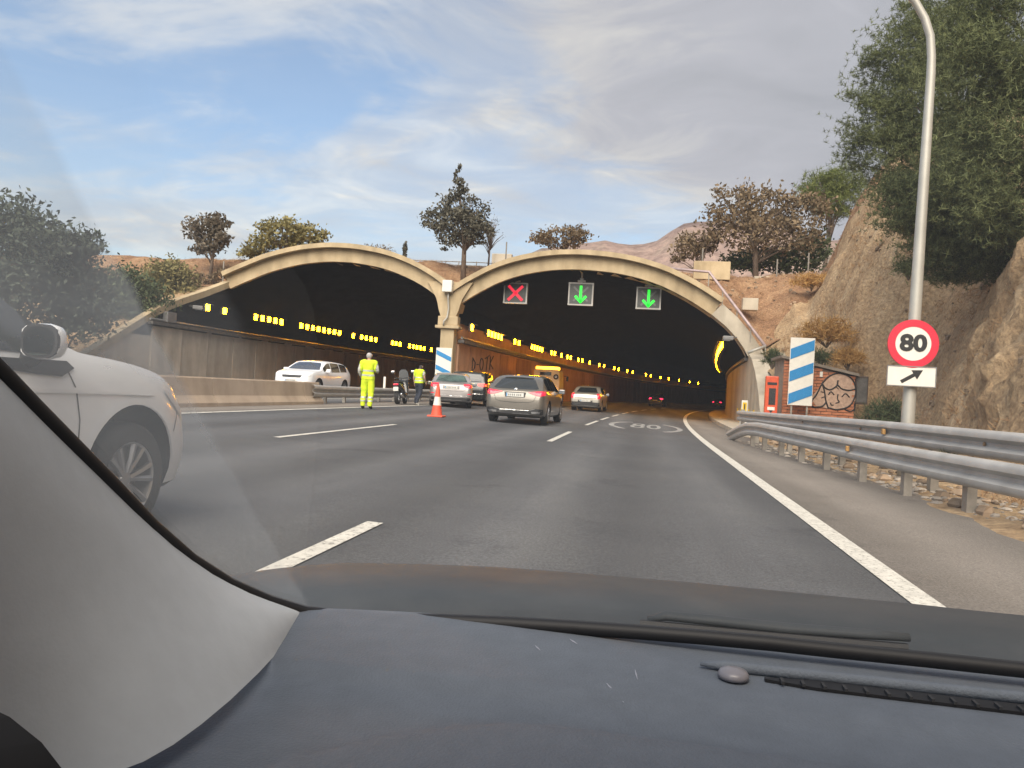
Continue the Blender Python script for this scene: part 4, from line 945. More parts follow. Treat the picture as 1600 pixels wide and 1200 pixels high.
# conifer between the arches
B = atY(724, 432, 43.2); B.z = hz(B.x, B.y)-.05
tree('conifer_tree', 'dark ragged conifer with a pointed top between the two arches', 'tree', B,
     blobs_px(43.2, B, [(716, 268, 6, 14, 0), (715, 295, 15, 18, 0), (712, 322, 28, 20, 0), (738, 330, 26, 24, 0), (690, 345, 26, 20, .3), (722, 352, 38, 24, 0), (752, 358, 20, 18, -.3), (700, 372, 24, 12, 0), (672, 352, 12, 8, 0), (735, 375, 22, 10, 0), (694, 386, 10, 5, 0)]),
     M['lf_dark'], tr=0.17, nclump=240, per=20, sig=0.2, leaf=0.13, aspect=1.6, limbs=26, seed=11)
B = atY(763, 408, 45.5); B.z = hz(B.x, B.y)-.05
tree('bare_tree', 'thin almost leafless grey tree right beside the conifer', 'tree', B, blobs_px(45.5, B, [(768, 350, 16, 18, 0), (778, 368, 10, 14, 0), (758, 372, 10, 14, 0)]), M['lf_brown'], tr=0.07, nclump=60, per=2, sig=0.2, leaf=0.06, limbs=50, bark=M['twig'], seed=12)
B = atY(328, 432, 42.6); B.z = hz(B.x, B.y)-.05
tree('brown_tree', 'small round brown-leaved tree on the slope left of the left arch', 'tree', B, blobs_px(42.6, B, [(322, 352, 26, 18, 0), (345, 345, 16, 14, 0), (300, 362, 20, 16, 0), (335, 378, 22, 18, 0), (312, 385, 18, 12, 0), (350, 370, 12, 14, 0)]), M['lf_brown'], tr=0.12, nclump=120, per=16, sig=0.2, leaf=0.15, limbs=24, seed=13)
B = atY(445, 400, 46.5); B.z = hz(B.x, B.y)-.05
tree('olive_bush', 'broad olive-green bush behind the crown of the left arch', 'shrub', B, blobs_px(46.5, B, [(440, 365, 40, 22, 0), (480, 370, 32, 18, 0), (405, 385, 28, 14, 0), (385, 396, 18, 10, 0)]), M['lf_olive'], tr=0.12, nclump=170, per=20, sig=0.24, leaf=0.15, limbs=14, stems=3, seed=14)
B = atY(876, 396, 46.0); B.z = hz(B.x, B.y)-.05
tree('autumn_bush', 'rounded reddish-green bush above the crown of the right arch', 'shrub', B, blobs_px(46, B, [(876, 372, 36, 16, 0), (900, 364, 22, 14, 0), (850, 374, 20, 12, 0)]), M['lf_red'], tr=0.09, nclump=110, per=16, sig=0.2, leaf=0.12, limbs=16, stems=3, seed=15)
B = atY(1182, 432, 49.5); B.z = hz(B.x, B.y)-.05
tree('reddish_tree', 'wide reddish-brown tree with thin leaning trunks above the right slope', 'tree', B, blobs_px(49.5, B, [(1150, 330, 40, 34, 0), (1200, 325, 50, 28, 1), (1250, 335, 40, 30, 1), (1180, 365, 55, 30, 0), (1240, 372, 40, 26, 0), (1120, 350, 26, 26, 0), (1150, 300, 26, 16, 0), (1270, 320, 22, 18, 1)]), M['lf_red'], tr=0.2, nclump=300, per=18, sig=0.32, leaf=0.16, limbs=34, stems=3, seed=16)
B = atY(1085, 415, 50.0); B.z = hz(B.x, B.y)-.05
tree('reddish_bush', 'small rust-coloured bush left of the wide reddish tree', 'shrub', B, blobs_px(50, B, [(1075, 385, 28, 18, 0), (1100, 375, 24, 20, 0), (1060, 402, 18, 8, 0)]), M['lf_red'], tr=0.08, nclump=90, per=16, sig=0.24, leaf=0.14, limbs=12, stems=3, seed=17)
B = atY(1225, 425, 51.5); B.z = hz(B.x, B.y)-.05
tree('dark_shrub', 'dark green undergrowth below the reddish tree by the slope', 'shrub', B, blobs_px(51.5, B, [(1190, 405, 44, 18, 0), (1240, 405, 45, 22, 0), (1270, 385, 26, 24, 0), (1150, 410, 22, 12, 0)]), M['lf_green'], tr=0.08, nclump=200, per=18, sig=0.3, leaf=0.16, limbs=8, seed=18)
B = atY(1290, 330, 60.0); B.z = 9.0
tree('green_pine', 'rounded bright green pine crown behind the brown slope', 'tree', B, blobs_px(60, B, [(1290, 290, 36, 22, 0), (1320, 285, 30, 22, 0), (1265, 310, 22, 14, 0), (1310, 320, 40, 20, 0)]), M['lf_pine2'], tr=0.2, nclump=130, per=14, sig=0.4, tuft=(8, 0.35, 0.035), limbs=10, seed=19)
B = atY(633, 402, 60); B.z = 8.6
tree('cypress', 'tiny slim cypress on the skyline left of the conifer', 'tree', B, blobs_px(60, B, [(633, 392, 3.5, 12, 0), (634, 384, 2, 8, 0)]), M['lf_dark'], tr=0.06, nclump=30, per=14, sig=0.16, leaf=0.12, limbs=3, seed=20)
B = atY(600, 395, 52); B.z = hz(B.x, B.y)
tree('twiggy_bush', 'low bare brown bush on the skyline right of the left arch crown', 'shrub', B, blobs_px(52, B, [(596, 390, 20, 8, 0), (575, 386, 10, 5, 0)]), M['lf_red'], tr=0.05, nclump=50, per=6, sig=0.2, leaf=0.09, limbs=30, bark=M['twig'], seed=21)
# roadside trees on the left
LT = [('leafy_tree', 'tall dark leafy tree at the left edge of the picture', (20, 560, 26.5), [(20, 340, 46, 34, 0), (60, 375, 50, 36, 0), (-20, 400, 70, 60, 0), (30, 440, 70, 50, 0), (-30, 480, 70, 70, 0)], 330, 31, M['lf_left']),
      ('leafy_tree', 'dark leafy tree with a long branch pointing right toward the tunnel', (95, 560, 28.5), [(105, 385, 40, 26, 0), (140, 380, 22, 16, 0), (80, 420, 50, 30, 0), (110, 445, 50, 34, 0), (120, 490, 50, 40, 0)], 260, 32, M['lf_left']),
      ('roadside_bush', 'dense grey-green bush between the leafy trees and the left wing wall', (200, 520, 35.5), [(190, 450, 46, 30, 0), (225, 470, 40, 34, 0), (165, 485, 40, 36, 0)], 200, 33, M['lf_green']),
      ('roadside_bush', 'olive bush with a yellowish top behind the left wing wall', (262, 480, 39.5), [(262, 430, 30, 22, 0), (285, 440, 22, 20, 0), (240, 450, 30, 24, 0), (270, 462, 34, 18, 0)], 190, 34, M['lf_olive'])]
for nm, lb, (px, py, Y), bl, k, sd_, ml in LT:
    B = atY(px, py, Y); B.z = z_left(B.x, B.y)-.1
    tree(nm, lb, 'tree' if 'tree' in nm else 'shrub', B, blobs_px(Y, B, bl), ml, tr=0.16, nclump=k, per=40, sig=0.3, leaf=0.115 if 'tree' in nm else 0.11, aspect=2.0, limbs=22, seed=sd_)
B = atY(330, 448, 41.6); B.z = hz(B.x, 41.6)
tree('rusty_shrub', 'low rust-coloured shrub at the foot of the small brown tree', 'shrub', B, blobs_px(41.6, B, [(320, 436, 26, 8, 0), (345, 428, 14, 8, 0), (300, 446, 16, 8, 0)]), M['lf_red'], tr=0.04, nclump=80, per=14, sig=0.16, leaf=0.10, limbs=8, stems=2, seed=35)
# pines on the right-hand slope
PN = [('tall pine at the right edge of the picture, filling the upper corner', (1680, 420, 23.5), [(1600, 60, 110, 80, 0), (1540, 120, 90, 70, 0), (1620, 200, 110, 80, 0), (1560, 260, 90, 60, 0), (1610, 330, 100, 60, 0), (1590, -40, 90, 70, 0)], 520, 41),
      ('pine whose ragged left edge stands out against the sky behind the lamp post', (1530, 400, 31), [(1400, 120, 50, 44, 0), (1440, 70, 60, 50, 0), (1380, 190, 50, 46, 0), (1450, 170, 70, 60, 0), (1420, 250, 70, 50, 0), (1500, 60, 70, 60, 0), (1480, 240, 80, 60, 0), (1345, 160, 20, 26, 0), (1345, 235, 22, 26, 0), (1372, 100, 22, 24, 0), (1430, 20, 30, 24, 0)], 560, 42),
      ('dark pine boughs hanging over the brown slope behind the lamp post', (1600, 380, 27.5), [(1480, 330, 80, 50, 0), (1540, 380, 80, 46, 0), (1440, 300, 50, 40, 0), (1500, 410, 60, 28, 0), (1430, 345, 40, 16, 0), (1460, 390, 40, 14, 0), (1580, 420, 50, 24, 0)], 420, 43)]
for lb, (px, py, Y), bl, k, sd_ in PN:
    B = atY(px, py, Y); B.z = z_right(B.x, B.y)-.2
    tree('pine_tree', lb, 'tree', B, blobs_px(Y-3.5, B, bl), M['lf_pine'], tr=0.22, nclump=int(k*.42), per=58, sig=0.42, tuft=(12, 0.12, 0.017), limbs=30, shell=0.62, seed=sd_)
# shrubs on the slope
def shrub(px, py, Y, rx, ry, ml, label, name='dry_shrub', k=60, blades=9, L=0.35, w=0.022, seed=5, dz=0):
    B = atY(px, py+ry, Y); r = np.random.default_rng(seed); s = (B-CAM).dot(F_)/FPX
    t = thing(name, label, 'shrub', B)
    c = r.normal(size=(k, 3)); c /= np.linalg.norm(c, axis=1)[:, None]; c *= (r.random(k)**.5)[:, None]; c[:, 2] = np.abs(c[:, 2])
    c = c*np.array([rx*s, rx*s*.7, ry*1.6*s])
    V, F = tufts(c, blades, L, w, 1.0, 0.5, r); link('stalks', np_mesh('stalks', V, F), ml, t)
    mb = MB()
    for i in range(8): mb.tube([(0, 0, -.3), tuple(c[i]*.5), tuple(c[i])], [.03, .02, .008], 4)
    mb.build('stem', M['bark'], t); return t
shrub(1292, 508, 33.6, 46, 24, M['dry'], 'large golden dry shrub above the brick hut roof', k=330, L=.24, w=.028, seed=51)
shrub(1325, 552, 32.2, 28, 15, M['dry'], 'golden dry shrub right behind the right end of the hut roof', k=200, L=.22, w=.026, seed=52)
shrub(1268, 434, 42.5, 34, 12, M['dry'], 'yellow dry shrub at the top of the slope by the brown hillside', k=200, L=.24, w=.03, seed=53)
shrub(1285, 555, 33.0, 20, 10, M['lf_green'], 'small grey-green tuft between the two golden shrubs', 'green_tuft', 60, seed=54)
shrub(1207, 552, 34.6, 18, 14, M['lf_green'], 'round green shrub at the end of the wing wall right of the arch', 'green_shrub', 120, 10, .2, seed=55)
shrub(1385, 640, 24.0, 40, 22, M['lf_green'], 'green shrub between the brick hut and the lamp post', 'green_shrub', 170, 10, .28, .02, seed=56)
shrub(1480, 712, 11.5, 14, 6, M['lf_green'], 'tiny green weed behind the guard rail right of the lamp post', 'green_weed', 30, 8, .10, .01, seed=57)
shrub(1420, 415, 30, 26, 10, M['lf_pine'], 'dark green sprig jutting from the brown slope left of the lamp post', 'green_sprig', 70, 10, .28, seed=58)
# dry grass and loose stones over the slopes: nobody could count them
r = np.random.default_rng(99); pts = []
while len(pts) < 9000:
    if r.random() < .6: x, y = r.uniform(4.9, 13.5), r.uniform(6, 40)
    else: x, y = r.uniform(-30, 14), r.uniform(40.9, 49)
    if 5.0 < x < 8.3 and 29 < y < 33.0: continue
    if x < 5.9 and 32.4 < y < 40.5: continue
    pts.append((x, y, hz(x, y)-.02))
for _ in range(1100):
    x, y = r.uniform(-34, -25.2), r.uniform(29, 40.5); pts.append((x, y, z_left(x, y)-.02))
V, F = tufts(np.array(pts), 7, 0.17, 0.014, 0.9, 0.7, r)
tag(link('dry_grass', np_mesh('dry_grass', V, F), M['drygrass']), 'sparse dry straw-coloured grass on the earth slopes', 'grass', kind='stuff')
M['stone'] = mat('loose_stone', (0.30, 0.22, 0.15), 0.95, var=0.2, island=True)
mb = MB()
for i in range(1500):
    if i < 600: x, y = r.uniform(4.3, 13), r.uniform(5, 40)
    elif i < 900: x, y = r.uniform(3.9, 6.2), r.uniform(5, 26)
    else: x, y = r.uniform(-12, 13), r.uniform(40.7, 48)
    if 5.0 < x < 8.3 and 29 < y < 33.0 or (x < 5.9 and 32.4 < y < 40.5): continue
    s = 0.035+0.12*r.random()**4; z = hz(x, y)
    ring = lambda k, zz, rr: [(x+rr*s*math.cos(a+k)*(1+.3*r.normal()), y+rr*s*math.sin(a+k)*(1+.3*r.normal()), z+zz*s) for a in (0, 1.26, 2.5, 3.8, 5.0)]
    mb.loft([ring(0, -.5, .8), ring(.3, .2, 1.0), ring(.5, .7, .5)])
tag(mb.build('loose_stones', M['stone'], recalc=False), 'loose stones scattered over the slopes', 'stones', kind='stuff')

M['rubble'] = mat('pale_rubble', (0.34, 0.30, 0.255), 0.95, var=0.2, island=True)
mb = MB()
for i in range(900):
    y = r.uniform(5, 24); x = lowX(y)+r.uniform(.12, .9)+r.normal()*.15
    if x < lowX(y)+.05: continue
    s = 0.02+0.07*r.random()**3; z = hz(x, y)
    ring = lambda k, zz, rr: [(x+rr*s*math.cos(a+k)*(1+.3*r.normal()), y+rr*s*math.sin(a+k)*(1+.3*r.normal()), z+zz*s) for a in (0, 1.26, 2.5, 3.8, 5.0)]
    mb.loft([ring(0, -.5, .9), ring(.3, .15, 1.0), ring(.5, .5, .5)])
tag(mb.build('rubble', M['rubble'], recalc=False), 'pale broken rubble strewn behind the right guard rail', 'rubble', kind='stuff')
# ------------------------------------------------------------------ cars (local: +Y forward, origin on the ground under the middle)
def car_body(sp):
    L, W, z0 = sp['L'], sp['W'], sp['z0']; hl = L/2
    ys = sorted(set([round(v, 4) for v in list(-hl+np.array([0, .02, .05, .09, .14, .2, .27, .35])) + list(np.arange(-hl+.43, hl-.42, .085)) + list(hl-np.array([.35, .27, .2, .14, .09, .05, .02, 0]))]))
    rings = []
    for y in ys:
        zt = pch(y, sp['top']); zb = pch(y, sp['belt']); w = pch(y, sp['plan'])*W/2; b0 = z0+pch(y, sp.get('under', [(-hl, .10), (-hl+.3, 0), (hl-.3, 0), (hl, .06)]))
        zb = min(zb, zt-0.02); g = zt-zb; ti = sp.get('tumble', .30)
        wb = w*.955; wr = max(.25*w, wb-g*ti-0.03*min(1, g/.2))
        half = [(0, b0), (.55*w, b0), (.86*w, b0+.01), (.95*w, b0+.06), (.985*w, b0+.16), (w*.998, b0*.6+zb*.4), (w, b0*.38+zb*.62), (w*.992, zb-.13*min(1, (zb-b0)/.5)), (w*.975, zb-.045), (wb, zb)]
        for f in (.22, .48, .72, .88): half.append((wb-(wb-wr)*(f**1.15)*.92, zb+g*f*.985))
        half += [(wr*.965, zb+g*.965), (wr*.86, zt-.006), (wr*.6, zt+.006), (wr*.3, zt+.014), (0, zt+.016)]
        rings.append([(x, y, z) for x, z in half] + [(-x, y, z) for x, z in reversed(half[1:-1])])
    mb = MB(); mb.loft(rings); me = mb.mesh('body')
    o = link('body', me, sp['paint'])
    for p in me.polygons: p.use_smooth = True
    # wheel wells cut out of the closed shell
    cut = MB()
    for yw in (sp['fa'], sp['ra']):
        for s in (-1, 1):
            cut.lathe([(sp['wr']*sp.get('arch', 1.17), -0.3), (sp['wr']*sp.get('arch', 1.17), 0.3)], 36, (s*(W/2-.06), yw, sp['wr']+sp.get('archz', .02)), Matrix.Rotation(R(90), 3, 'Y'))
    co = link('cutter', cut.mesh('cutter'), M['blackp'])
    md = o.modifiers.new('wells', 'BOOLEAN'); md.object = co; md.operation = 'DIFFERENCE'; md.solver = 'EXACT'
    bpy.context.view_layer.update(); dg = bpy.context.evaluated_depsgraph_get()
    me2 = bpy.data.meshes.new_from_object(o.evaluated_get(dg)); o.modifiers.clear(); o.data = me2; bpy.data.objects.remove(co)
    me2.materials.clear(); me2.materials.append(sp['paint']); me2.materials.append(M['blackp'])
    for p in me2.polygons:
        c = p.center; p.use_smooth = True; p.material_index = 0
        for yw in (sp['fa'], sp['ra']):
            if abs(math.hypot(c.y-yw, c.z-sp['wr']-sp.get('archz', .02))-sp['wr']*sp.get('arch', 1.17)) < .03 and abs(c.x) < W/2-.02 and abs(p.normal.x) < .5: p.material_index = 1
            if abs(c.x) < W/2-.33 and abs(p.normal.x) > .9 and math.hypot(c.y-yw, c.z-sp['wr']) < sp['wr']*1.3: p.material_index = 1
        if c.z < z0+.05: p.material_index = 1
    me2.set_sharp_from_angle(angle=R(38))
    bv = BVHTree.FromPolygons([v.co.copy() for v in me2.vertices], [tuple(p.vertices) for p in me2.polygons])
    return o, bv
def decal(bv, poly, axis, sgn, name, m, parent, off=0.006, step=0.07):
    """a patch that hugs the body: polygon in the plane across `axis`, projected along it"""
    bm = bmesh.new()
    def p3(u, v): return Vector((sgn*5, u, v)) if axis == 'x' else Vector((u, sgn*5, v))
    vs = [bm.verts.new(p3(u, v)) for u, v in poly]; bm.faces.new(vs)
    bmesh.ops.triangulate(bm, faces=bm.faces[:])
    for _ in range(7):
        es = [e for e in bm.edges if e.calc_length() > step]
        if not es: break
        bmesh.ops.subdivide_edges(bm, edges=es, cuts=1); bmesh.ops.triangulate(bm, faces=[f for f in bm.faces if len(f.verts) > 3])
    d = Vector((-sgn, 0, 0)) if axis == 'x' else Vector((0, -sgn, 0)); dead = []
    for v in bm.verts:
        h, n, i, ds = bv.ray_cast(v.co, d)
        if h is None: dead.append(v); continue
        if n.dot(d) > 0: n = -n
        v.co = h + (n*0.35 - d*0.65)*off
    if dead: bmesh.ops.delete(bm, geom=dead, context='VERTS')
    me = bpy.data.meshes.new(name); bm.to_mesh(me); bm.free()
    # normals outward
    bm = bmesh.new(); bm.from_mesh(me); bmesh.ops.recalc_face_normals(bm, faces=bm.faces[:])
    if bm.faces and sum((f.normal.dot(d)) for f in bm.faces) > 0: bmesh.ops.reverse_faces(bm, faces=bm.faces[:])
    bm.to_mesh(me); bm.free()
    return link(name, me, m, parent, True)
def make_wheel(r, w, spokes=5, twin=True):
    t = MB(); mx = Matrix.Rotation(R(90), 3, 'Y')
    t.lathe([(r*.66, -w/2), (r*.90, -w/2), (r*.975, -w*.42), (r, -w*.28), (r, w*.28), (r*.975, w*.42), (r*.90, w/2), (r*.66, w/2), (r*.64, w*.3), (r*.64, -w*.3), (r*.66, -w/2)], 30, (0, 0, 0), mx, caps=False)
    tm = t.mesh('wheel')
    q = MB(); q.lathe([(r*.70, w*.44), (r*.665, w*.49), (r*.62, w*.44), (r*.60, w*.1), (r*.66, -w*.3)], 30, (0, 0, 0), mx, caps=False)
    q.lathe([(0.001, w*.40), (r*.13, w*.38), (r*.15, w*.30), (r*.15, w*.1)], 14, (0, 0, 0), mx, caps=False)
    q.lathe([(0.001, -w*.02), (r*.62, -w*.02)], 24, (0, 0, 0), mx, caps=False)
    for i in range(spokes):
        for da in ((-.13, .13) if twin else (0,)):
            a = 2*math.pi*i/spokes+da*.7; b = 2*math.pi*i/spokes+da*1.6
            p0 = Vector((w*.33, r*.12*math.cos(a), r*.12*math.sin(a))); p1 = Vector((w*.42, r*.63*math.cos(b), r*.63*math.sin(b)))
            q.tube([p0, p0.lerp(p1, .5)+Vector((w*.03, 0, 0)), p1], [r*.055, r*.05, r*.06] if twin else [r*.1, r*.09, r*.11], 5)
    rm_ = q.mesh('rim'); return tm, rm_
def add_wheels(t, sp, m_rim=None, steer=0.0):
    tm, rm_ = make_wheel(sp['wr'], sp.get('ww', .21), sp.get('spokes', 5), sp.get('twin', True))
    for yw in (sp['fa'], sp['ra']):
        for s in (-1, 1):
            o = link('wheel', tm, M['tyre'], t, 40); o.location = (s*(sp['W']/2-.125), yw, sp['wr'])
            o.rotation_euler = (random.random()*6, 0, (math.pi if s < 0 else 0)+(steer if yw > 0 else 0))
            q = link('rim', rm_, m_rim or M['rim'], o, 40)
def mirror(t, sp, y, z, m):
    for s in (-1, 1):
        mb = MB(); X = sp['W']/2*.95
        mb.cbox((s*(X+.13), y, z+.03), (0.20, 0.12, 0.15), 0.035); mb.tube([(s*(X-.04), y+.04, z-.03), (s*(X+.06), y+.02, z)], .025, 6)
        o = mb.build('side_mirror', m, t, 50); MB().cbox((s*(X+.13), y-.062, z+.03), (.17, .012, .12), .004).build('mirror_glass', M['chrome'], o)
def side_glass(bv, sp, t, spans, lo=.035, hi=.86):
    for s in (-1, 1):
        for ya, yb in spans:
            yy = np.linspace(ya, yb, 9); P = [(y, pch(y, sp['belt'])+lo) for y in yy]
            Q = [(y, max(pch(y, sp['belt'])+lo+.012, pch(y, sp['belt'])+(pch(y, sp['top'])-pch(y, sp['belt']))*hi)) for y in yy[::-1]]
            decal(bv, P+Q, 'x', s, 'side_window', M['glass'], t)
def plate(bv, t, z, yside, x=0.0, w=0.52, h=0.11):
    hpt, n, i, d = bv.ray_cast(Vector((x, yside*5, z)), Vector((0, -yside, 0)))
    y = hpt.y+yside*.018
    o = MB().cbox((x, y, z), (w, .016, h), .006).build('number_plate', M['plate'], t)
    mb = MB()
    for k in range(7):                                    # unreadable dark characters
        u = -w*.34+k*w*.105+(.02 if k > 3 else 0); mb.box((x+u, y+yside*.0095, z), (w*.055, .003, h*.52))
    mb.build('characters', M['plate_ink'], o); MB().box((x-yside*-1*w*.455*1, y+yside*.0095, z), (w*.06, .003, h*.86)).build('blue_band', M['blue'], o)
    return o
M['plate_ink'] = mat('plate_ink', (0.16, 0.16, 0.16), 0.5)
M['p_grey'] = paint('warm_grey_paint', (0.165, 0.150, 0.128), 0.55, 0.34)
M['p_silver'] = paint('silver_paint', (0.38, 0.36, 0.355), 0.5, 0.36)
M['p_silver2'] = paint('champagne_paint', (0.42, 0.40, 0.35), 0.5, 0.36)
M['p_black'] = paint('black_paint', (0.016, 0.018, 0.020), 0.2, 0.25)
M['p_white'] = paint('white_paint', (0.82, 0.84, 0.87), 0.0, 0.35, 0.5, 0.03)
M['p_dark'] = paint('dark_car_paint', (0.05, 0.05, 0.055), 0.3, 0.3)
def tails(bv, t, polys, m=None):
    for nm, P in polys:
        for s in (-1, 1): decal(bv, [(s*u, v) for u, v in P], 'y', -1, nm, m or M['tail'], t, 0.012, .05)
def rearpatch(bv, t, name, m, P, off=.007): return decal(bv, P, 'y', -1, name, m, t, off, .06)
def sym(P): return P+[(-u, v) for u, v in reversed(P)]
def strip(bv, t, name, m, pts, wd, axis, sgn, off=.004):
    """thin panel-gap line along a polyline"""
    up = []; dn = []
    for i, (u, v) in enumerate(pts):
        a = pts[max(0, i-1)]; b = pts[min(len(pts)-1, i+1)]; d = Vector((b[0]-a[0], b[1]-a[1])).normalized(); up.append((u-d.y*wd/2, v+d.x*wd/2)); dn.append((u+d.y*wd/2, v-d.x*wd/2))
    return decal(bv, up+dn[::-1], axis, sgn, name, m, t, off, .06)

# 1. grey hatchback in the middle lane
sp = dict(L=4.42, W=1.80, z0=.20, wr=.325, fa=1.36, ra=-1.37, paint=M['p_grey'], spokes=5, tumble=.45,
          top=[(-2.21, .62), (-2.19, .78), (-2.15, .93), (-2.05, 1.02), (-1.74, 1.27), (-1.52, 1.375), (-1.2, 1.425), (-.3, 1.455), (.3, 1.42), (.75, 1.22), (1.12, 1.0), (1.6, .92), (2.05, .80), (2.17, .66), (2.21, .52)],
          belt=[(-2.21, .92), (-1.8, .985), (0, .955), (1.1, .94), (2.2, .80)], plan=[(-2.21, .80), (-2.16, .90), (-2.0, .965), (-1.5, 1.0), (1.3, .99), (1.9, .93), (2.12, .80), (2.21, .62)])
hb = thing('hatchback_car', 'warm grey hatchback driving in the middle lane, seen from behind', 'car', S(-3.62, 23.95), R(-1.5))
bo, bv = car_body(sp); bo.parent = hb
add_wheels(hb, sp); mirror(hb, sp, .62, .97, M['p_grey']); side_glass(bv, sp, hb, [(-1.62, -.95), (-.88, .02), (.10, .86)])
rearpatch(bv, hb, 'rear_window', M['glass'], sym([(.0, 1.335), (.42, 1.325), (.50, 1.29), (.66, 1.045), (.60, 1.025), (.0, 1.015)]))
tails(bv, hb, [('tail_light', [(.36, .93), (.60, .965), (.84, .985), (.86, .86), (.72, .83), (.60, .85)])])
tails(bv, hb, [('tail_light_lens', [(.62, .945), (.82, .955), (.83, .89), (.70, .87)])], M['tail_on'])
rearpatch(bv, hb, 'plate_recess', M['blackp'], sym([(0, .925), (.32, .925), (.29, .775), (0, .77)]), .004); plate(bv, hb, .845, -1)
rearpatch(bv, hb, 'diffuser', M['blackp'], sym([(0, .42), (.45, .42), (.62, .47), (.83, .46), (.82, .30), (0, .30)]), .006)
for s in (-1, 1): rearpatch(bv, hb, 'exhaust_trim', M['chrome'], [(s*.50, .385), (s*.76, .395), (s*.74, .33), (s*.52, .325)], .016)
rearpatch(bv, hb, 'bumper_trim', M['chrome'], sym([(0, .425), (.42, .425), (.60, .465), (.60, .45), (.43, .408), (0, .408)]), .012)
strip(bv, hb, 'tailgate_gap', M['blackp'], [(-.62, .86), (-.55, .68), (-.40, .645), (0, .63), (.40, .645), (.55, .68), (.62, .86)], .012, 'y', -1)
hh, nn_, _, _ = bv.ray_cast(Vector((0, -5, 1.0)), Vector((0, 1, 0)))
mb = MB(); mb.lathe([(.055, 0), (.055, .015), (.03, .02)], 16, (0, hh.y-.005, .985), Matrix.Rotation(R(90), 3, 'X')); mb.build('badge', M['chrome'], hb)
rearpatch(bv, hb, 'roof_spoiler', M['p_grey'], sym([(0, 1.40), (.42, 1.385), (.44, 1.345), (0, 1.35)]), .05)
for s in (-1, 1):
    strip(bv, hb, 'door_gap', M['blackp'], [(-.92, .35), (-.92, .94)], .012, 'x', s); strip(bv, hb, 'door_gap', M['blackp'], [(.06, .30), (.06, .94)], .012, 'x', s)
    decal(bv, [(-.75, .80), (-.55, .80), (-.55, .83), (-.75, .83)], 'x', s, 'door_handle', M['p_grey'], hb, .03)

# 2. silver saloon parked by the pillar
sp = dict(L=4.60, W=1.80, z0=.20, wr=.32, fa=1.40, ra=-1.36, paint=M['p_silver'], tumble=.36,
          top=[(-2.30, .66), (-2.28, .82), (-2.22, .95), (-2.1, 1.0), (-1.72, 1.04), (-1.2, 1.34), (-.9, 1.415), (-.2, 1.45), (.25, 1.42), (.72, 1.2), (1.15, .98), (1.7, .90), (2.12, .78), (2.26, .64), (2.30, .50)],
          belt=[(-2.30, .93), (-1.7, .98), (0, .95), (1.1, .93), (2.3, .78)], plan=[(-2.30, .80), (-2.24, .91), (-2.0, .97), (-1.4, 1.0), (1.3, .99), (1.95, .93), (2.2, .80), (2.30, .62)])
sv = thing('saloon_car', 'silver saloon stopped behind the orange cone, seen straight from behind', 'car', Vector((-8.3, 32.75, .21)), R(13.5))
bo, bv = car_body(sp); bo.parent = sv
add_wheels(sv, sp); mirror(sv, sp, .62, .95, M['p_silver']); side_glass(bv, sp, sv, [(-1.30, -.75), (-.68, .08), (.16, .88)])
rearpatch(bv, sv, 'rear_window', M['glass_green'] if 'glass_green' in M else M['glass'], sym([(.0, 1.36), (.46, 1.35), (.54, 1.31), (.66, 1.075), (.0, 1.06)]))
tails(bv, sv, [('tail_light', [(.50, .99), (.70, 1.0), (.83, .96), (.84, .84), (.70, .82), (.53, .88)])])
rearpatch(bv, sv, 'plate_recess', M['greyp'], sym([(0, .90), (.36, .90), (.34, .77), (0, .77)]), .004); plate(bv, sv, .83, -1)
rearpatch(bv, sv, 'bumper_skirt', M['blackp'], sym([(0, .43), (.84, .43), (.82, .31), (0, .31)]), .006)
rearpatch(bv, sv, 'bumper_trim', M['chrome'], sym([(0, .50), (.86, .50), (.86, .485), (0, .485)]), .010)
strip(bv, sv, 'boot_gap', M['blackp'], [(-.60, .98), (-.58, .74), (-.5, .70), (0, .69), (.5, .70), (.58, .74), (.60, .98)], .010, 'y', -1)
for s in (-1, 1): rearpatch(bv, sv, 'reflector', M['tail'], [(s*.68, .60), (s*.84, .60), (s*.84, .565), (s*.68, .565)], .008)

# 3. black estate in front of the silver saloon
sp = dict(L=4.55, W=1.88, z0=.24, wr=.35, fa=1.36, ra=-1.36, paint=M['p_black'], tumble=.24,
          top=[(-2.27, .72), (-2.25, .95), (-2.2, 1.08), (-2.06, 1.3), (-1.9, 1.55), (-1.7, 1.62), (-1.0, 1.66), (-.1, 1.66), (.4, 1.6), (.85, 1.35), (1.2, 1.12), (1.8, 1.02), (2.12, .92), (2.24, .74), (2.27, .56)],
          belt=[(-2.27, 1.05), (-1.7, 1.10), (0, 1.06), (1.2, 1.02), (2.27, .88)], plan=[(-2.27, .86), (-2.2, .94), (-2.0, .98), (-1.4, 1.0), (1.3, .99), (1.9, .94), (2.15, .82), (2.27, .66)])
bk = thing('suv_car', 'black SUV half hidden between the silver saloon and the grey hatchback', 'car', Vector((-8.35, 37.6, .21)), R(3))
bo, bv = car_body(sp); bo.parent = bk
add_wheels(bk, sp); mirror(bk, sp, .70, 1.10, M['p_black']); side_glass(bv, sp, bk, [(-1.85, -1.1), (-1.0, -.05), (.03, .95)])
rearpatch(bv, bk, 'rear_window', M['glass_grey'] if 'glass_grey' in M else M['glass'], sym([(.0, 1.53), (.60, 1.51), (.70, 1.15), (.0, 1.14)]))
tails(bv, bk, [('tail_light', [(.48, 1.05), (.72, 1.09), (.90, 1.07), (.91, .95), (.72, .92), (.52, .97)])], M['tail_on2'] if 'tail_on2' in M else M['tail'])
plate(bv, bk, .82, -1); rearpatch(bv, bk, 'bumper_trim', M['chrome'], sym([(0, .60), (.80, .60), (.80, .56), (0, .56)]), .012)
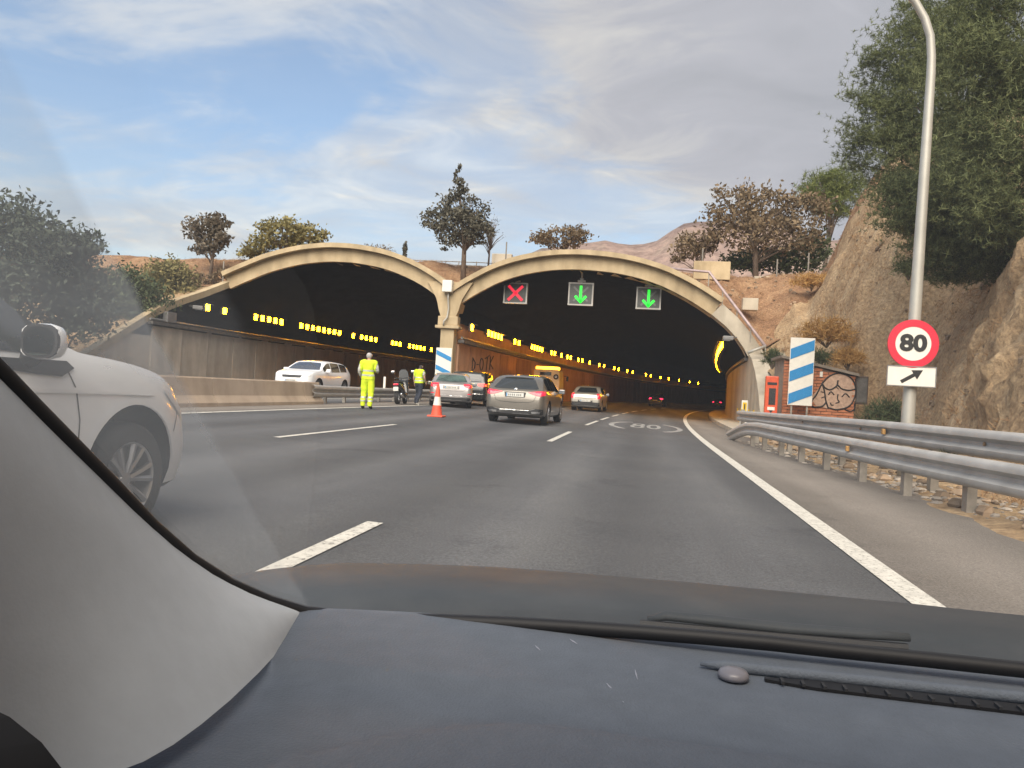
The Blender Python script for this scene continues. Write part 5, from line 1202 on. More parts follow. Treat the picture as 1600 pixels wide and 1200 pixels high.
rearpatch(bv, bk, 'tailgate_trim', M['chrome'], sym([(0, 1.02), (.44, 1.02), (.44, .99), (0, .99)]), .012)

# 4. champagne saloon entering the right mouth
sp = dict(L=4.52, W=1.76, z0=.20, wr=.32, fa=1.36, ra=-1.34, paint=M['p_silver2'], tumble=.34,
          top=[(-2.26, .64), (-2.24, .84), (-2.18, .98), (-2.05, 1.03), (-1.62, 1.07), (-1.15, 1.34), (-.85, 1.42), (-.2, 1.46), (.3, 1.42), (.75, 1.2), (1.15, .99), (1.7, .90), (2.1, .78), (2.23, .64), (2.26, .50)],
          belt=[(-2.26, .95), (-1.7, 1.0), (0, .96), (1.1, .94), (2.26, .78)], plan=[(-2.26, .84), (-2.2, .92), (-2.0, .97), (-1.4, 1.0), (1.3, .99), (1.95, .93), (2.2, .80), (2.26, .64)])
s3 = thing('saloon_car', 'champagne saloon just inside the right tunnel mouth, alone in its lane', 'car', S(-3.88, 45.9), hd(46))
bo, bv = car_body(sp); bo.parent = s3
add_wheels(s3, sp); mirror(s3, sp, .62, .96, M['p_silver2']); side_glass(bv, sp, s3, [(-1.25, -.72), (-.65, .08), (.16, .88)])
rearpatch(bv, s3, 'rear_window', M['glass'], sym([(.0, 1.37), (.46, 1.36), (.62, 1.09), (.0, 1.08)]))
tails(bv, s3, [('tail_light', [(.62, 1.02), (.76, 1.03), (.83, .96), (.84, .74), (.70, .72), (.66, .86)])])
plate(bv, s3, .60, -1); rearpatch(bv, s3, 'bumper_skirt', M['blackp'], sym([(0, .55), (.30, .55), (.40, .66), (.42, .53), (.84, .52), (.82, .31), (0, .31)]), .006)
strip(bv, s3, 'boot_gap', M['blackp'], [(-.62, .78), (0, .74), (.62, .78)], .02, 'y', -1)

# 5. two cars deep inside the tunnel
def far_car(y, lat, label, m, on):
    sp = dict(L=4.3, W=1.76, z0=.20, wr=.32, fa=1.3, ra=-1.3, paint=m, tumble=.34,
              top=[(-2.15, .64), (-2.12, .9), (-2.0, 1.04), (-1.6, 1.36), (-1.2, 1.43), (-.2, 1.47), (.3, 1.42), (.75, 1.2), (1.15, .99), (2.0, .78), (2.15, .50)],
              belt=[(-2.15, .95), (0, .96), (1.1, .94), (2.15, .78)], plan=[(-2.15, .84), (-2.05, .93), (-1.4, 1.0), (1.3, .99), (2.0, .85), (2.15, .66)])
    t = thing('hatchback_car', label, 'car', S(lat, y), hd(y)); bo, bv = car_body(sp); bo.parent = t; add_wheels(t, sp); side_glass(bv, sp, t, [(-1.4, -.6), (-.5, .8)])
    rearpatch(bv, t, 'rear_window', M['glass'], sym([(.0, 1.33), (.5, 1.32), (.64, 1.07), (.0, 1.06)]))
    tails(bv, t, [('tail_light', [(.46, .98), (.66, 1.0), (.83, .97), (.84, .84), (.70, .82), (.52, .88)])], M[on]); plate(bv, t, .72, -1)
far_car(95.5, -4.0, 'dark car with bright red tail lights deep inside the right tunnel', M['p_dark'], 'tail_far')
far_car(150, -2.6, 'small distant car farthest down the right tunnel', M['p_dark'], 'tail_far')

# 6. white hatchback coming the other way behind the median barrier
sp = dict(L=4.28, W=1.80, z0=.20, wr=.33, fa=1.34, ra=-1.30, paint=M['p_white'], tumble=.36,
          top=[(-2.14, .64), (-2.11, .92), (-2.02, 1.06), (-1.75, 1.3), (-1.5, 1.40), (-1.0, 1.45), (-.2, 1.47), (.3, 1.43), (.75, 1.24), (1.08, 1.05), (1.6, .97), (1.95, .86), (2.1, .72), (2.14, .54)],
          belt=[(-2.14, .97), (-1.7, 1.02), (0, .97), (1.1, .96), (2.14, .84)], plan=[(-2.14, .82), (-2.05, .93), (-1.4, 1.0), (1.3, .99), (1.85, .93), (2.06, .80), (2.14, .66)])
wc = thing('hatchback_car', 'white hatchback coming toward us behind the concrete median barrier', 'car', S(-14.4, 31.6), R(180)+R(-1))
bo, bv = car_body(sp); bo.parent = wc
add_wheels(wc, sp); mirror(wc, sp, .68, 1.02, M['p_white']); side_glass(bv, sp, wc, [(-1.55, -.85), (-.78, .05), (.13, .86)])
decal(bv, sym([(0, 1.40), (.50, 1.38), (.60, 1.30), (.72, 1.07), (0, 1.06)]), 'y', 1, 'windscreen', M['glass_sky'] if 'glass_sky' in M else M['glass'], wc)
for s in (-1, 1): decal(bv, [(s*.46, .80), (s*.82, .90), (s*.84, .78), (s*.60, .73)], 'y', 1, 'headlight', M['headlens'], wc, .012)
decal(bv, sym([(0, .80), (.44, .80), (.40, .70), (0, .69)]), 'y', 1, 'grille', M['blackp'], wc, .01); decal(bv, sym([(0, .50), (.6, .50), (.55, .32), (0, .30)]), 'y', 1, 'lower_grille', M['blackp'], wc, .01); plate(bv, wc, .58, 1)

# 7. white crossover close by in the next lane
sp = dict(L=4.52, W=1.82, z0=.21, wr=.335, fa=1.385, ra=-1.30, paint=M['p_white'], tumble=.34, arch=1.22, archz=.03, spokes=6, ww=.22,
          top=[(-2.26, .66), (-2.2, .95), (-2.04, 1.12), (-1.7, 1.40), (-1.4, 1.5), (-.6, 1.55), (0, 1.54), (.35, 1.45), (.72, 1.2), (.98, 1.06), (1.3, 1.025), (1.62, .975), (1.86, .895), (2.02, .80), (2.14, .70), (2.23, .58), (2.26, .46)],
          belt=[(-2.26, 1.0), (-1.7, 1.05), (0, 1.0), (.9, .985), (1.3, .97), (1.62, .915), (1.86, .82), (2.04, .70), (2.26, .42)],
          plan=[(-2.26, .82), (-2.1, .93), (-1.4, 1.0), (1.3, 1.0), (1.62, .99), (1.84, .955), (2.0, .90), (2.13, .79), (2.22, .66), (2.26, .58)])
nc = thing('crossover_car', 'white crossover close by on our left, cut off by the windscreen pillar', 'car', Vector((-3.80, 2.64, .09)), 0)
bo, bv = car_body(sp); bo.parent = nc
add_wheels(nc, sp, steer=R(0)); side_glass(bv, sp, nc, [(-1.6, -.85), (-.78, .02), (.10, .80)], .04)
decal(bv, sym([(0, 1.46), (.50, 1.44), (.60, 1.36), (.74, 1.10), (0, 1.09)]), 'y', 1, 'windscreen', M['glass'], nc)
for s in (-1, 1):
    decal(bv, [(1.66, .865), (1.78, .84), (1.93, .745), (1.98, .66), (1.90, .70), (1.76, .79)], 'x', s, 'headlight', M['headlens'], nc, .008, .04)
    strip(bv, nc, 'door_gap', M['gap'] if 'gap' in M else M['blackp'], [(.84, .98), (.90, .86), (.93, .7), (.93, .35)], .010, 'x', s, .003)
    strip(bv, nc, 'door_gap', M['blackp'], [(-.05, .96), (-.08, .35)], .010, 'x', s, .003)
    strip(bv, nc, 'bumper_gap', M['gap'] if 'gap' in M else M['blackp'], [(1.86, .72), (1.83, .66), (1.80, .60)], .008, 'x', s, .003)
    decal(bv, [(.30, 1.0), (.86, 1.0), (.90, .965), (.80, .92), (.62, .93), (.30, .965)], 'x', s, 'mirror_base', M['blackp'], nc, .010, .05)
    X = .93; MY = .52; mb = MB()
    secs = []
    for x, hh_, dd in ((-.02, .055, .05), (.0, .075, .065), (.05, .085, .075), (.11, .085, .075), (.155, .075, .06), (.18, .045, .035)):
        secs.append([(s*(X+x), MY+dd*(.25+.75*max(0, math.cos(a)))*1.5*(1 if math.cos(a) > 0 else 0), 1.085+hh_*math.sin(a)) for a in np.linspace(-math.pi, math.pi, 17)[:-1]])
    mb.loft(secs); mo = mb.build('side_mirror', M['p_white'], nc, 50)
    el = lambda k: [(.085+.095*k*math.copysign(abs(math.cos(a))**.7, math.cos(a)), 1.085+.078*k*math.copysign(abs(math.sin(a))**.7, math.sin(a))) for a in np.linspace(0, 2*math.pi, 21)[:-1]]
    MB().prism(el(1.03), lambda u, v, d: (s*(X+u), d, v), MY-.012, MY+.006).build('mirror_rim', M['blackp'], mo)
    MB().prism(el(.86), lambda u, v, d: (s*(X+u), d, v), MY-.016, MY-.013).build('mirror_glass', M['mirrorg'], mo)
    MB().tube([(s*.84, MY+.1, .985), (s*(X+.04), MY+.05, 1.03)], [.05, .035], 8).build('mirror_arm', M['blackp'], mo)
    decal(bv, [(-.35, .84), (-.12, .84), (-.12, .87), (-.35, .87)], 'x', s, 'door_handle', M['p_white'], nc, .03)
    # crease along the flank: a slim raised moulding
    strip(bv, nc, 'wing_crease', M['p_white'], [(-1.6, .88), (0, .86), (1.0, .85), (1.55, .84)], .03, 'x', s, .008)
    # splash lip round the front arch
    aa = [(1.385+.425*math.cos(a), .365+.425*math.sin(a)) for a in np.linspace(R(8), R(172), 22)]
    strip(bv, nc, 'arch_lip', M['p_white'], aa, .03, 'x', s, .012)
decal(bv, sym([(0, .62), (.5, .62), (.45, .36), (0, .34)]), 'y', 1, 'grille', M['blackp'], nc, .01)
# ------------------------------------------------------------------ people
def skin_body(J, E, root):
    names = list(J); idx = {n: i for i, n in enumerate(names)}
    me = bpy.data.meshes.new('body'); me.from_pydata([J[n][0] for n in names], [(idx[a], idx[b]) for a, b in E], [])
    o = bpy.data.objects.new('body', me); C.objects.link(o)
    sk = o.modifiers.new('skin', 'SKIN'); sk.use_smooth_shade = True
    for i, n in enumerate(names):
        d = me.skin_vertices[0].data[i]; r_ = J[n][1]; d.radius = r_ if isinstance(r_, tuple) else (r_, r_); d.use_root = (n == root)
    ss = o.modifiers.new('sub', 'SUBSURF'); ss.levels = 2; ss.render_levels = 2
    bpy.context.view_layer.update(); dg = bpy.context.evaluated_depsgraph_get()
    m2 = bpy.data.meshes.new_from_object(o.evaluated_get(dg)); bpy.data.objects.remove(o); return m2
def garment(src, name, pred, off, m, parent, zcuts=()):
    bm = bmesh.new(); bm.from_mesh(src); bm.normal_update()
    for z in zcuts: bmesh.ops.bisect_plane(bm, geom=bm.verts[:]+bm.edges[:]+bm.faces[:], plane_co=(0, 0, z), plane_no=(0, 0, 1))
    bm.normal_update()
    bmesh.ops.delete(bm, geom=[f for f in bm.faces if not pred(f.calc_center_median())], context='FACES')
    bm.normal_update(); ns = {v: v.normal.copy() for v in bm.verts}
    for v in bm.verts: v.co += ns[v]*(off + 0.013*fbm(v.co.x*11, v.co.y*11, v.co.z*9, 3))
    me = bpy.data.meshes.new(name); bm.to_mesh(me); bm.free(); me.materials.clear()
    return link(name, me, m, parent, True)
def hand(mb, wrist, d, side, s=1.0):
    """palm with five curled fingers hanging from a wrist along d"""
    d = Vector(d).normalized(); sd_ = Vector(side).normalized(); fw = d.cross(sd_).normalized(); w = Vector(wrist)
    mb.tube([w, w+d*.04*s, w+d*.085*s], [.022*s, .034*s, .032*s], 8, flat=.55)
    for i, L in enumerate((.062, .072, .068, .052)):
        b = w+d*.08*s+fw*((i-1.5)*.016)*s; mb.tube([b, b+d*L*.5*s+sd_*.008, b+d*L*s+sd_*.026*s], [.0092*s, .0085*s, .006*s], 6)
    b = w+d*.03*s-fw*.03*s; mb.tube([b, b+d*.03*s-fw*.018*s, b+d*.06*s-fw*.012*s+sd_*.012], [.011*s, .010*s, .007*s], 6)
def person(loc, rz, label, J, E, parts, hands):
    t = thing('person', label, 'person', loc, rz)
    me = skin_body(J, E, 'pelvis'); mb = MB()
    for h in hands: hand(mb, *h)
    bm = bmesh.new(); bm.from_mesh(me); tmp = mb.mesh('h'); bm.from_mesh(tmp); me2 = bpy.data.meshes.new('body'); bm.to_mesh(me2); bm.free(); me2.materials.clear()
    body = link('body', me2, M['skin'], t, True)
    hd_ = J['head'][0]
    f = MB()                                               # ears, nose
    for s in (-1, 1): f.lathe([(.004, -.012), (.022, -.008), (.026, .004), (.012, .012)], 8, (hd_[0]+s*.083, hd_[1]-.005, hd_[2]+.0), Matrix.Rotation(R(90), 3, 'Y'))
    f.loft([[(hd_[0]-.012, hd_[1]+.088, hd_[2]+.03), (hd_[0]+.012, hd_[1]+.088, hd_[2]+.03), (hd_[0], hd_[1]+.094, hd_[2]+.032)], [(hd_[0]-.018, hd_[1]+.09, hd_[2]-.022), (hd_[0]+.018, hd_[1]+.09, hd_[2]-.022), (hd_[0], hd_[1]+.122, hd_[2]-.02)]])
    f.build('face_features', M['skin'], t, True)
    for s in (-1, 1): MB().lathe([(.001, -.008), (.011, -.004), (.012, .003), (.004, .009)], 8, (hd_[0]+s*.034, hd_[1]+.086, hd_[2]+.022), Matrix.Rotation(R(-90), 3, 'X')).build('eye', M['black'], t)
    MB().cbox((hd_[0], hd_[1]+.088, hd_[2]-.055), (.05, .012, .012), .004).build('mouth', M['lip'], t)
    for p in parts: garment(me, *p[:4], t if False else t, p[4]) if False else garment(me, p[0], p[1], p[2], p[3], t, p[4])
    return t
M['lip'] = mat('lips', (0.35, 0.14, 0.12), 0.5); M['hair_grey'] = mat('grey_hair', (0.42, 0.41, 0.40), 0.8, var=0.3, vscale=40, bump=0.5, bscale=60); M['hair_dark'] = mat('dark_hair', (0.03, 0.024, 0.02), 0.7, var=0.3, vscale=40, bump=0.5, bscale=60)
M['denim'] = mat('navy_trousers', (0.022, 0.028, 0.045), 0.85, var=0.25, vscale=6, bump=0.4, bscale=12); M['shirt'] = mat('pale_shirt', (0.52, 0.52, 0.48), 0.85, var=0.1); M['shoe_w'] = mat('white_shoe', (0.6, 0.58, 0.55), 0.6); M['shoe_d'] = mat('dark_shoe', (0.03, 0.028, 0.026), 0.6)
def joints(h=1.76, arms='bent', stride=.10):
    k = h/1.76; J = {
        'pelvis': ((0, 0, .96*k), (.155, .115)), 'waist': ((0, -.01, 1.10*k), (.150, .108)), 'chest': ((0, -.005, 1.28*k), (.172, .118)), 'upper': ((0, -.01, 1.42*k), (.150, .10)), 'neck': ((0, 0, 1.51*k), .058),
        'chin': ((0, .02, 1.57*k), .072), 'head': ((0, .012, 1.645*k), (.084, .098)), 'crown': ((0, 0, 1.715*k), (.062, .072)),
        'hipL': ((-.10, 0, .90*k), .098), 'kneeL': ((-.115, .03+stride*.5, .50*k), .070), 'calfL': ((-.118, stride*.15, .33*k), .058), 'ankleL': ((-.12, -stride*.1, .10*k), .042), 'toeL': ((-.14, .15-stride*.1, .035), .036),
        'hipR': ((.10, 0, .90*k), .098), 'kneeR': ((.115, .02-stride*.3, .50*k), .070), 'calfR': ((.118, -stride*.8, .33*k), .058), 'ankleR': ((.12, -stride*1.5, .11*k), .042), 'toeR': ((.14, .15-stride*1.5, .035), .036),
        'shL': ((-.20, -.01, 1.42*k), .062), 'elL': ((-.275, -.02, 1.17*k), .048), 'wrL': ((-.26, .13, 1.02*k), .030), 'shR': ((.20, -.01, 1.42*k), .062), 'elR': ((.275, .0, 1.19*k), .048), 'wrR': ((.24, .20, 1.16*k), .030)}
    if arms == 'down':
        J['elL'] = ((-.27, -.03, 1.16*k), .042); J['wrL'] = ((-.29, .05, .93*k), .028); J['elR'] = ((.26, .02, 1.16*k), .042); J['wrR'] = ((.22, .16, 1.0*k), .028)
    E_ = [('pelvis', 'waist'), ('waist', 'chest'), ('chest', 'upper'), ('upper', 'neck'), ('neck', 'chin'), ('chin', 'head'), ('head', 'crown'), ('upper', 'shL'), ('shL', 'elL'), ('elL', 'wrL'), ('upper', 'shR'), ('shR', 'elR'), ('elR', 'wrR'),
          ('pelvis', 'hipL'), ('hipL', 'kneeL'), ('kneeL', 'calfL'), ('calfL', 'ankleL'), ('ankleL', 'toeL'), ('pelvis', 'hipR'), ('hipR', 'kneeR'), ('kneeR', 'calfR'), ('calfR', 'ankleR'), ('ankleR', 'toeR')]
    return J, E_
J, E_ = joints(1.78, 'bent', .07)
tor = lambda c, w=.215: abs(c.x) < w
person(S(-8.42, 22.6), R(8), 'person in yellow hi-vis jacket and trousers with grey hair, standing on the left lane', J, E_, [
    ('sleeves', lambda c: abs(c.x) >= .20 and c.z > .98, .020, M['shirt'], (0.98,)),
    ('trousers', lambda c: c.z < 1.03 and c.z > .11 and not (abs(c.x) > .21 and c.z > .93), .030, M['hivis'], (.11, 1.03)),
    ('vest', lambda c: .93 < c.z < 1.50 and abs(c.x) < .245, .040, M['hivis'], (.93, 1.50)),
    ('reflective_band', lambda c: 1.16 < c.z < 1.21 and abs(c.x) < .225, .046, M['reflect'], (1.16, 1.21)),
    ('reflective_band', lambda c: 1.02 < c.z < 1.07 and abs(c.x) < .225, .046, M['reflect'], (1.02, 1.07)),
    ('trouser_band', lambda c: .34 < c.z < .39, .036, M['reflect'], (.34, .39)), ('trouser_band', lambda c: .24 < c.z < .28, .036, M['reflect'], (.24, .28)),
    ('shoes', lambda c: c.z < .12, .012, M['shoe_d'], (.12,)),
    ('hair', lambda c: c.z > 1.60 and (c.y < .035 or c.z > 1.73), .012, M['hair_grey'], ())],
    [(J['wrL'][0], (0, .5, -.6), (1, 0, 0)), (J['wrR'][0], (0, .8, .1), (-1, 0, 0))])
J, E_ = joints(1.68, 'down', .16); J['chin'] = ((0, .05, 1.485), .066); J['head'] = ((0, .075, 1.55), (.080, .092)); J['crown'] = ((0, .075, 1.62), (.062, .07))
person(Vector((-8.95, 29.9, .24)), R(-25), 'person in a yellow hi-vis vest and dark trousers walking beside the silver saloon', J, E_, [
    ('trousers', lambda c: c.z < 1.0 and c.z > .10 and not (abs(c.x) > .20 and c.z > .86), .016, M['denim'], (.10, 1.0)),
    ('shirt', lambda c: .9 < c.z < 1.42 and abs(c.x) < .27 and not (abs(c.x) > .24 and c.z < 1.22), .012, M['shirt'], (.9, 1.42)),
    ('vest', lambda c: .90 < c.z < 1.43 and abs(c.x) < .225, .036, M['hivis'], (.90, 1.43)),
    ('reflective_band', lambda c: 1.10 < c.z < 1.14 and abs(c.x) < .20, .041, M['reflect'], (1.10, 1.14)), ('reflective_band', lambda c: .97 < c.z < 1.01 and abs(c.x) < .20, .041, M['reflect'], (.97, 1.01)),
    ('shoes', lambda c: c.z < .10, .012, M['shoe_w'], (.10,)),
    ('hair', lambda c: c.z > 1.48 and (c.y < .085 or c.z > 1.62), .014, M['hair_dark'], ())],
    [(J['wrL'][0], (0, .2, -.9), (1, 0, 0)), (J['wrR'][0], (0, .5, -.7), (-1, 0, 0))])

# ------------------------------------------------------------------ scooter standing by the guard rail
sc = thing('scooter', 'black touring scooter parked by the median guard rail, seen from behind', 'motorcycle', Vector((-9.55, 29.6, .26)), R(6)); sc.rotation_euler = (0, R(-4), R(6))
def mwheel(y, r, w):
    mb = MB(); mb.lathe([(r*.7, -w/2), (r*.92, -w/2), (r, -w*.2), (r, w*.2), (r*.92, w/2), (r*.7, w/2), (r*.68, 0), (r*.7, -w/2)], 24, (0, y, r), Matrix.Rotation(R(90), 3, 'Y'), caps=False); o = mb.build('wheel', M['tyre'], sc, 40)
    mb = MB(); mb.lathe([(r*.72, -w*.3), (r*.66, -w*.35), (r*.66, w*.35), (r*.72, w*.3)], 24, (0, y, r), Matrix.Rotation(R(90), 3, 'Y'), caps=False)
    for i in range(5): a = i*1.257; mb.tube([(0, y, r), (0, y+r*.68*math.cos(a), r+r*.68*math.sin(a))], .022, 5)
    mb.build('rim', M['rim'], o)
mwheel(-.68, .29, .15); mwheel(.72, .30, .12)
def oval(y, w, z0, z1, n=12): return [(w*math.copysign(abs(math.cos(a))**.7, math.cos(a)), y, (z0+z1)/2+(z1-z0)/2*math.copysign(abs(math.sin(a))**.7, math.sin(a))) for a in np.linspace(0, 2*math.pi, n+1)[:-1]]
MB().loft([oval(-.98, .05, .74, .82), oval(-.90, .13, .62, .86), oval(-.6, .19, .48, .86), oval(-.2, .20, .34, .78), oval(.1, .19, .22, .46), oval(.3, .20, .22, .50), oval(.42, .21, .30, .86), oval(.58, .22, .50, 1.02), oval(.80, .12, .62, .94), oval(.9, .05, .72, .84)]).build('bodywork', M['p_black'], sc, 45)
MB().loft([oval(-.92, .10, .86, .92), oval(-.6, .17, .84, .93), oval(-.3, .17, .80, .88), oval(0, .14, .74, .82), oval(.1, .08, .74, .78)]).build('seat', M['blackp'], sc, 45)
MB().prism([(-.22, 0), (.22, 0), (.17, .34), (.08, .42), (-.08, .42), (-.17, .34)], lambda u, v, d: (u, .62-.35*v+d, .98+v), 0, .012).build('windshield', M['smoke'], sc)
MB().tube([(-.36, .34, 1.02), (-.2, .42, 1.06), (0, .46, 1.04), (.2, .42, 1.06), (.36, .34, 1.02)], .017, 8).build('handlebar', M['blackp'], sc, True)
for s in (-1, 1):
    MB().tube([(s*.36, .34, 1.02), (s*.25, .39, 1.05)], .024, 8).build('grip', M['blackp'], sc)
    o = MB().tube([(s*.26, .42, 1.05), (s*.34, .40, 1.18), (s*.39, .38, 1.26)], .009, 6).build('mirror_stalk', M['blackp'], sc)
    MB().cbox((s*.41, .38, 1.30), (.15, .05, .10), .022).build('mirror', M['chrome'], o)
MB().cbox((0, -.98, .60), (.20, .02, .16), .01).build('number_plate', M['plate'], sc); MB().box((0, -.94, .72), (.12, .06, .1)).build('plate_bracket', M['blackp'], sc)
MB().cbox((0, -.97, .78), (.20, .05, .06), .015).build('tail_light', M['tail'], sc)
MB().tube([(.14, -.15, .25), (.17, -.5, .30), (.20, -.92, .40)], [.03, .055, .06], 10).build('exhaust', M['chrome'], sc, True)
MB().tube([(-.12, -.68, .29), (-.14, -.2, .30)], .03, 6).build('swing_arm', M['greyp'], sc); MB().tube([(-.1, .05, .25), (-.24, .02, 0.02)], .014, 6).build('side_stand', M['greyp'], sc)
for s in (-1, 1): MB().tube([(s*.08, .72, .30), (s*.08, .56, .75)], .025, 8).build('fork', M['chrome'], sc)
# ------------------------------------------------------------------ traffic cone
cn = thing('traffic_cone', 'orange and white traffic cone standing behind the silver saloon', 'cone', S(-5.85, 21.9))
cn.location = S(-5.98, 21.9)
MB().cbox((0, 0, .025), (.46, .46, .05), .02).build('base', M['cone'], cn)
def frustum(z0, z1, name, m):
    rr = lambda z: .165-.135*z/.95
    MB().lathe([(rr(z0), z0), (rr(z1), z1)], 24, (0, 0, .04)).build(name, m, cn, 40)
frustum(0, .30, 'lower_band', M['cone']); frustum(.301, .55, 'white_band', M['white']); frustum(.551, .92, 'upper_band', M['cone'])
# ------------------------------------------------------------------ tow truck in the tunnel mouth
tw = thing('tow_truck', 'cream tow truck with an orange beacon bar, behind the grey hatchback', 'truck', S(-7.72, 53.2), hd(53))
CABZ = 2.42
MB().loft([[(x*.92, y, z) for x, z in ((-1, .75), (1, .75), (1, 1.6), (.93, CABZ-.08), (.85, CABZ), (-.85, CABZ), (-.93, CABZ-.08), (-1, 1.6))] for y in (-1.2, -1.15, .3)] +
          [[(x*.92, .75 if z < 1.5 else .45, z) for x, z in ((-1, .75), (1, .75), (1, 1.5), (.9, CABZ-.12), (.8, CABZ-.06), (-.8, CABZ-.06), (-.9, CABZ-.12), (-1, 1.5))]]).build('cab', M['cream'], tw, 40)
MB().cbox((-.05, -1.215, 2.10), (.78, .03, .26), .01).build('rear_window', M['glass'], tw); MB().cbox((-.05, -1.225, 1.98), (.82, .03, .05), .01).build('window_trim', M['white'], tw)
MB().cbox((0, -.75, CABZ+.09), (1.62, .34, .19), .04).build('beacon_bar', M['beacon'], tw)
hp_ = MB(); hp_.lathe([(.10, 0), (.17, 0), (.18, .03), (.17, .06), (.10, .06), (.09, .03), (.10, 0)], 20, (.68, -1.22, 1.93), Matrix.Rotation(R(90), 3, 'X'), caps=False); hp_.build('hose_reel', M['blackp'], tw); MB().tube([(.68, -1.22, 1.93), (.68, -1.29, 1.93)], .05, 8).build('reel_hub', M['chrome'], tw)
MB().cbox((0, -2.9, .82), (2.1, 3.4, .16), .03).build('flatbed', M['galv_dull'], tw); MB().box((0, -1.7, .62), (.7, 5.2, .22)).build('chassis', M['blackp'], tw)
MB().cbox((0, -1.32, 1.25), (1.9, .08, .8), .02).build('headboard', M['cream'], tw)
for s in (-1, 1):
    o = MB().tube([(s*.92, .35, 2.05), (s*1.16, .38, 2.0)], .02, 6).build('mirror_arm', M['blackp'], tw); MB().cbox((s*1.2, .36, 1.85), (.16, .08, .36), .03).build('mirror', M['blackp'], o)
    for y in (.1, -3.4):
        wh = MB(); wh.lathe([(.25, -.12), (.38, -.12), (.41, -.06), (.41, .06), (.38, .12), (.25, .12), (.25, -.12)], 24, (s*.85, y, .41), Matrix.Rotation(R(90), 3, 'Y'), caps=False); o = wh.build('wheel', M['tyre'], tw, 40)
        wh = MB(); wh.lathe([(.01, .06), (.12, .06), (.25, .02), (.25, -.06), (.01, -.06)], 20, (s*.85, y, .41), Matrix.Rotation(R(90), 3, 'Y'), caps=False); wh.build('rim', M['rim'], o)
    MB().cbox((s*.8, -4.6, .72), (.3, .05, .12), .01).build('tail_light', M['tail'], tw)
# ------------------------------------------------------------------ the car we look out of
me_car = thing('car', 'the car we sit in: grey dashboard, pale windscreen pillar, windscreen and dark bonnet', 'car', (0.25, 0.2, 0))
co_ = Vector((0.25, 0.2, 0))
def cpart(mb, name, m, parent=None, smooth=None):
    mb.v = [tuple(Vector(v)-co_) for v in mb.v]
    return mb.build(name, m, parent or me_car, smooth)
# windscreen: a raked, gently curved pane. DB = depth of its base line
def ws(x, s):
    """point on the glass; x across, s 0..1 up the rake"""
    yb = 0.905-0.42*(max(0, -(x+.02))**2.2)-0.10*max(0, x-.5)**2; zb = 0.80+0.02*max(0, -x)
    return Vector((x*(1-.10*s), yb-0.80*s-0.02*math.sin(s*3), zb+0.62*s))
def ray_ws(px, py):
    d = ray(px, py); best = None
    lo, hi = 0.15, 3.0
    def f(t):
        p = CAM+d*t; s = max(-.3, min(1.5, (p.z-(0.80+0.02*max(0, -p.x)))/0.62)); x = p.x/(1-.10*s)
        return p.y-ws(x, s).y
    for _ in range(60):
        m_ = (lo+hi)/2
        if f(m_) < 0: lo = m_
        else: hi = m_
    return CAM+d*((lo+hi)/2)
edge_px = [(-190, 395), (-90, 490), (0, 578), (60, 640), (120, 700), (180, 760), (240, 822), (300, 874), (360, 912), (420, 938), (480, 956), (540, 964), (620, 967), (700, 969), (800, 973), (900, 979), (1000, 986), (1100, 994), (1200, 1003), (1300, 1014), (1450, 1029), (1600, 1045), (1800, 1066)]
EDGE = [ray_ws(*p) for p in edge_px]
cpart(MB().tube([p-Vector((0, .004, .0)) for p in EDGE], 0.0085, 10), 'windscreen_seal', M['seal'], None, True)
# dashboard top: a padded sheet with a crease, a hump over the instruments and a defroster slot
dashA = [p+Vector((0, -.004, -.012)) for p in EDGE[10:]]
def dash_z(x, y):
    z = 0.792
    c1 = 0.725+0.06*(x) ; z -= 0.006*sst(c1+.012, c1-.012, y)             # crease
    hump = 0.652-2.9*max(0, -(x+.04))**2-0.25*max(0, x-.05)**2           # cowl over the instruments
    z += 0.012*sst(hump+.012, hump-.02, y)+0.05*max(0, hump-y)*.3
    z -= 0.03*sst(.52, .25, y)
    return z
V = []; Fq = []; nx, ny = 74, 60
for j in range(ny):
    for i in range(nx):
        x = -0.46+1.26*i/(nx-1); yb = ws(x, 0).y+.03; y = yb+(0.12-yb)*j/(ny-1); V.append((x-co_.x, y-co_.y, dash_z(x, y)))
for j in range(ny-1):
    for i in range(nx-1): a = j*nx+i; Fq.append((a, a+nx, a+nx+1, a+1))
dash = link('dashboard', np_mesh('dashboard', V, Fq), M['dash'], me_car, True)
# defroster outlet and light sensor
a0, a1 = atZ(1195, 1060, 0.795), atZ(1640, 1112, 0.795)
mid = MB(); rings = []
for t_ in np.linspace(0, 1, 12):
    p = a0.lerp(a1, t_); w_ = .011*min(1, .25+t_*4); rings.append([(p.x, p.y-w_, .7955), (p.x, p.y+w_, .7955), (p.x, p.y+w_, .7925), (p.x, p.y-w_, .7925)])
mid.loft(rings); vt = cpart(mid, 'defroster_slot', M['seal'])
b0, b1 = atZ(1095, 1040, .797), atZ(1640, 1098, .797); mb = MB()
mb.tube([b0.lerp(b1, t_)+Vector((0, .006, 0)) for t_ in np.linspace(0, 1, 14)], [.002]+[.006]*12+[.006], 8); cpart(mb, 'slot_lip', M['dash'], vt, True)
for t_ in np.linspace(.06, .97, 13):
    p = a0.lerp(a1, t_); cpart(MB().box((p.x, p.y-.006, .7965), (.003, .012, .003)), 'vent_slat', M['trimdark'], vt)
p = atZ(1146, 1054, .797)
cpart(MB().lathe([(.0155, -.003), (.0155, .001), (.013, .0045), (.007, .0065), (.001, .007)], 20, p), 'sensor_dome', M['sensor'], None, True)
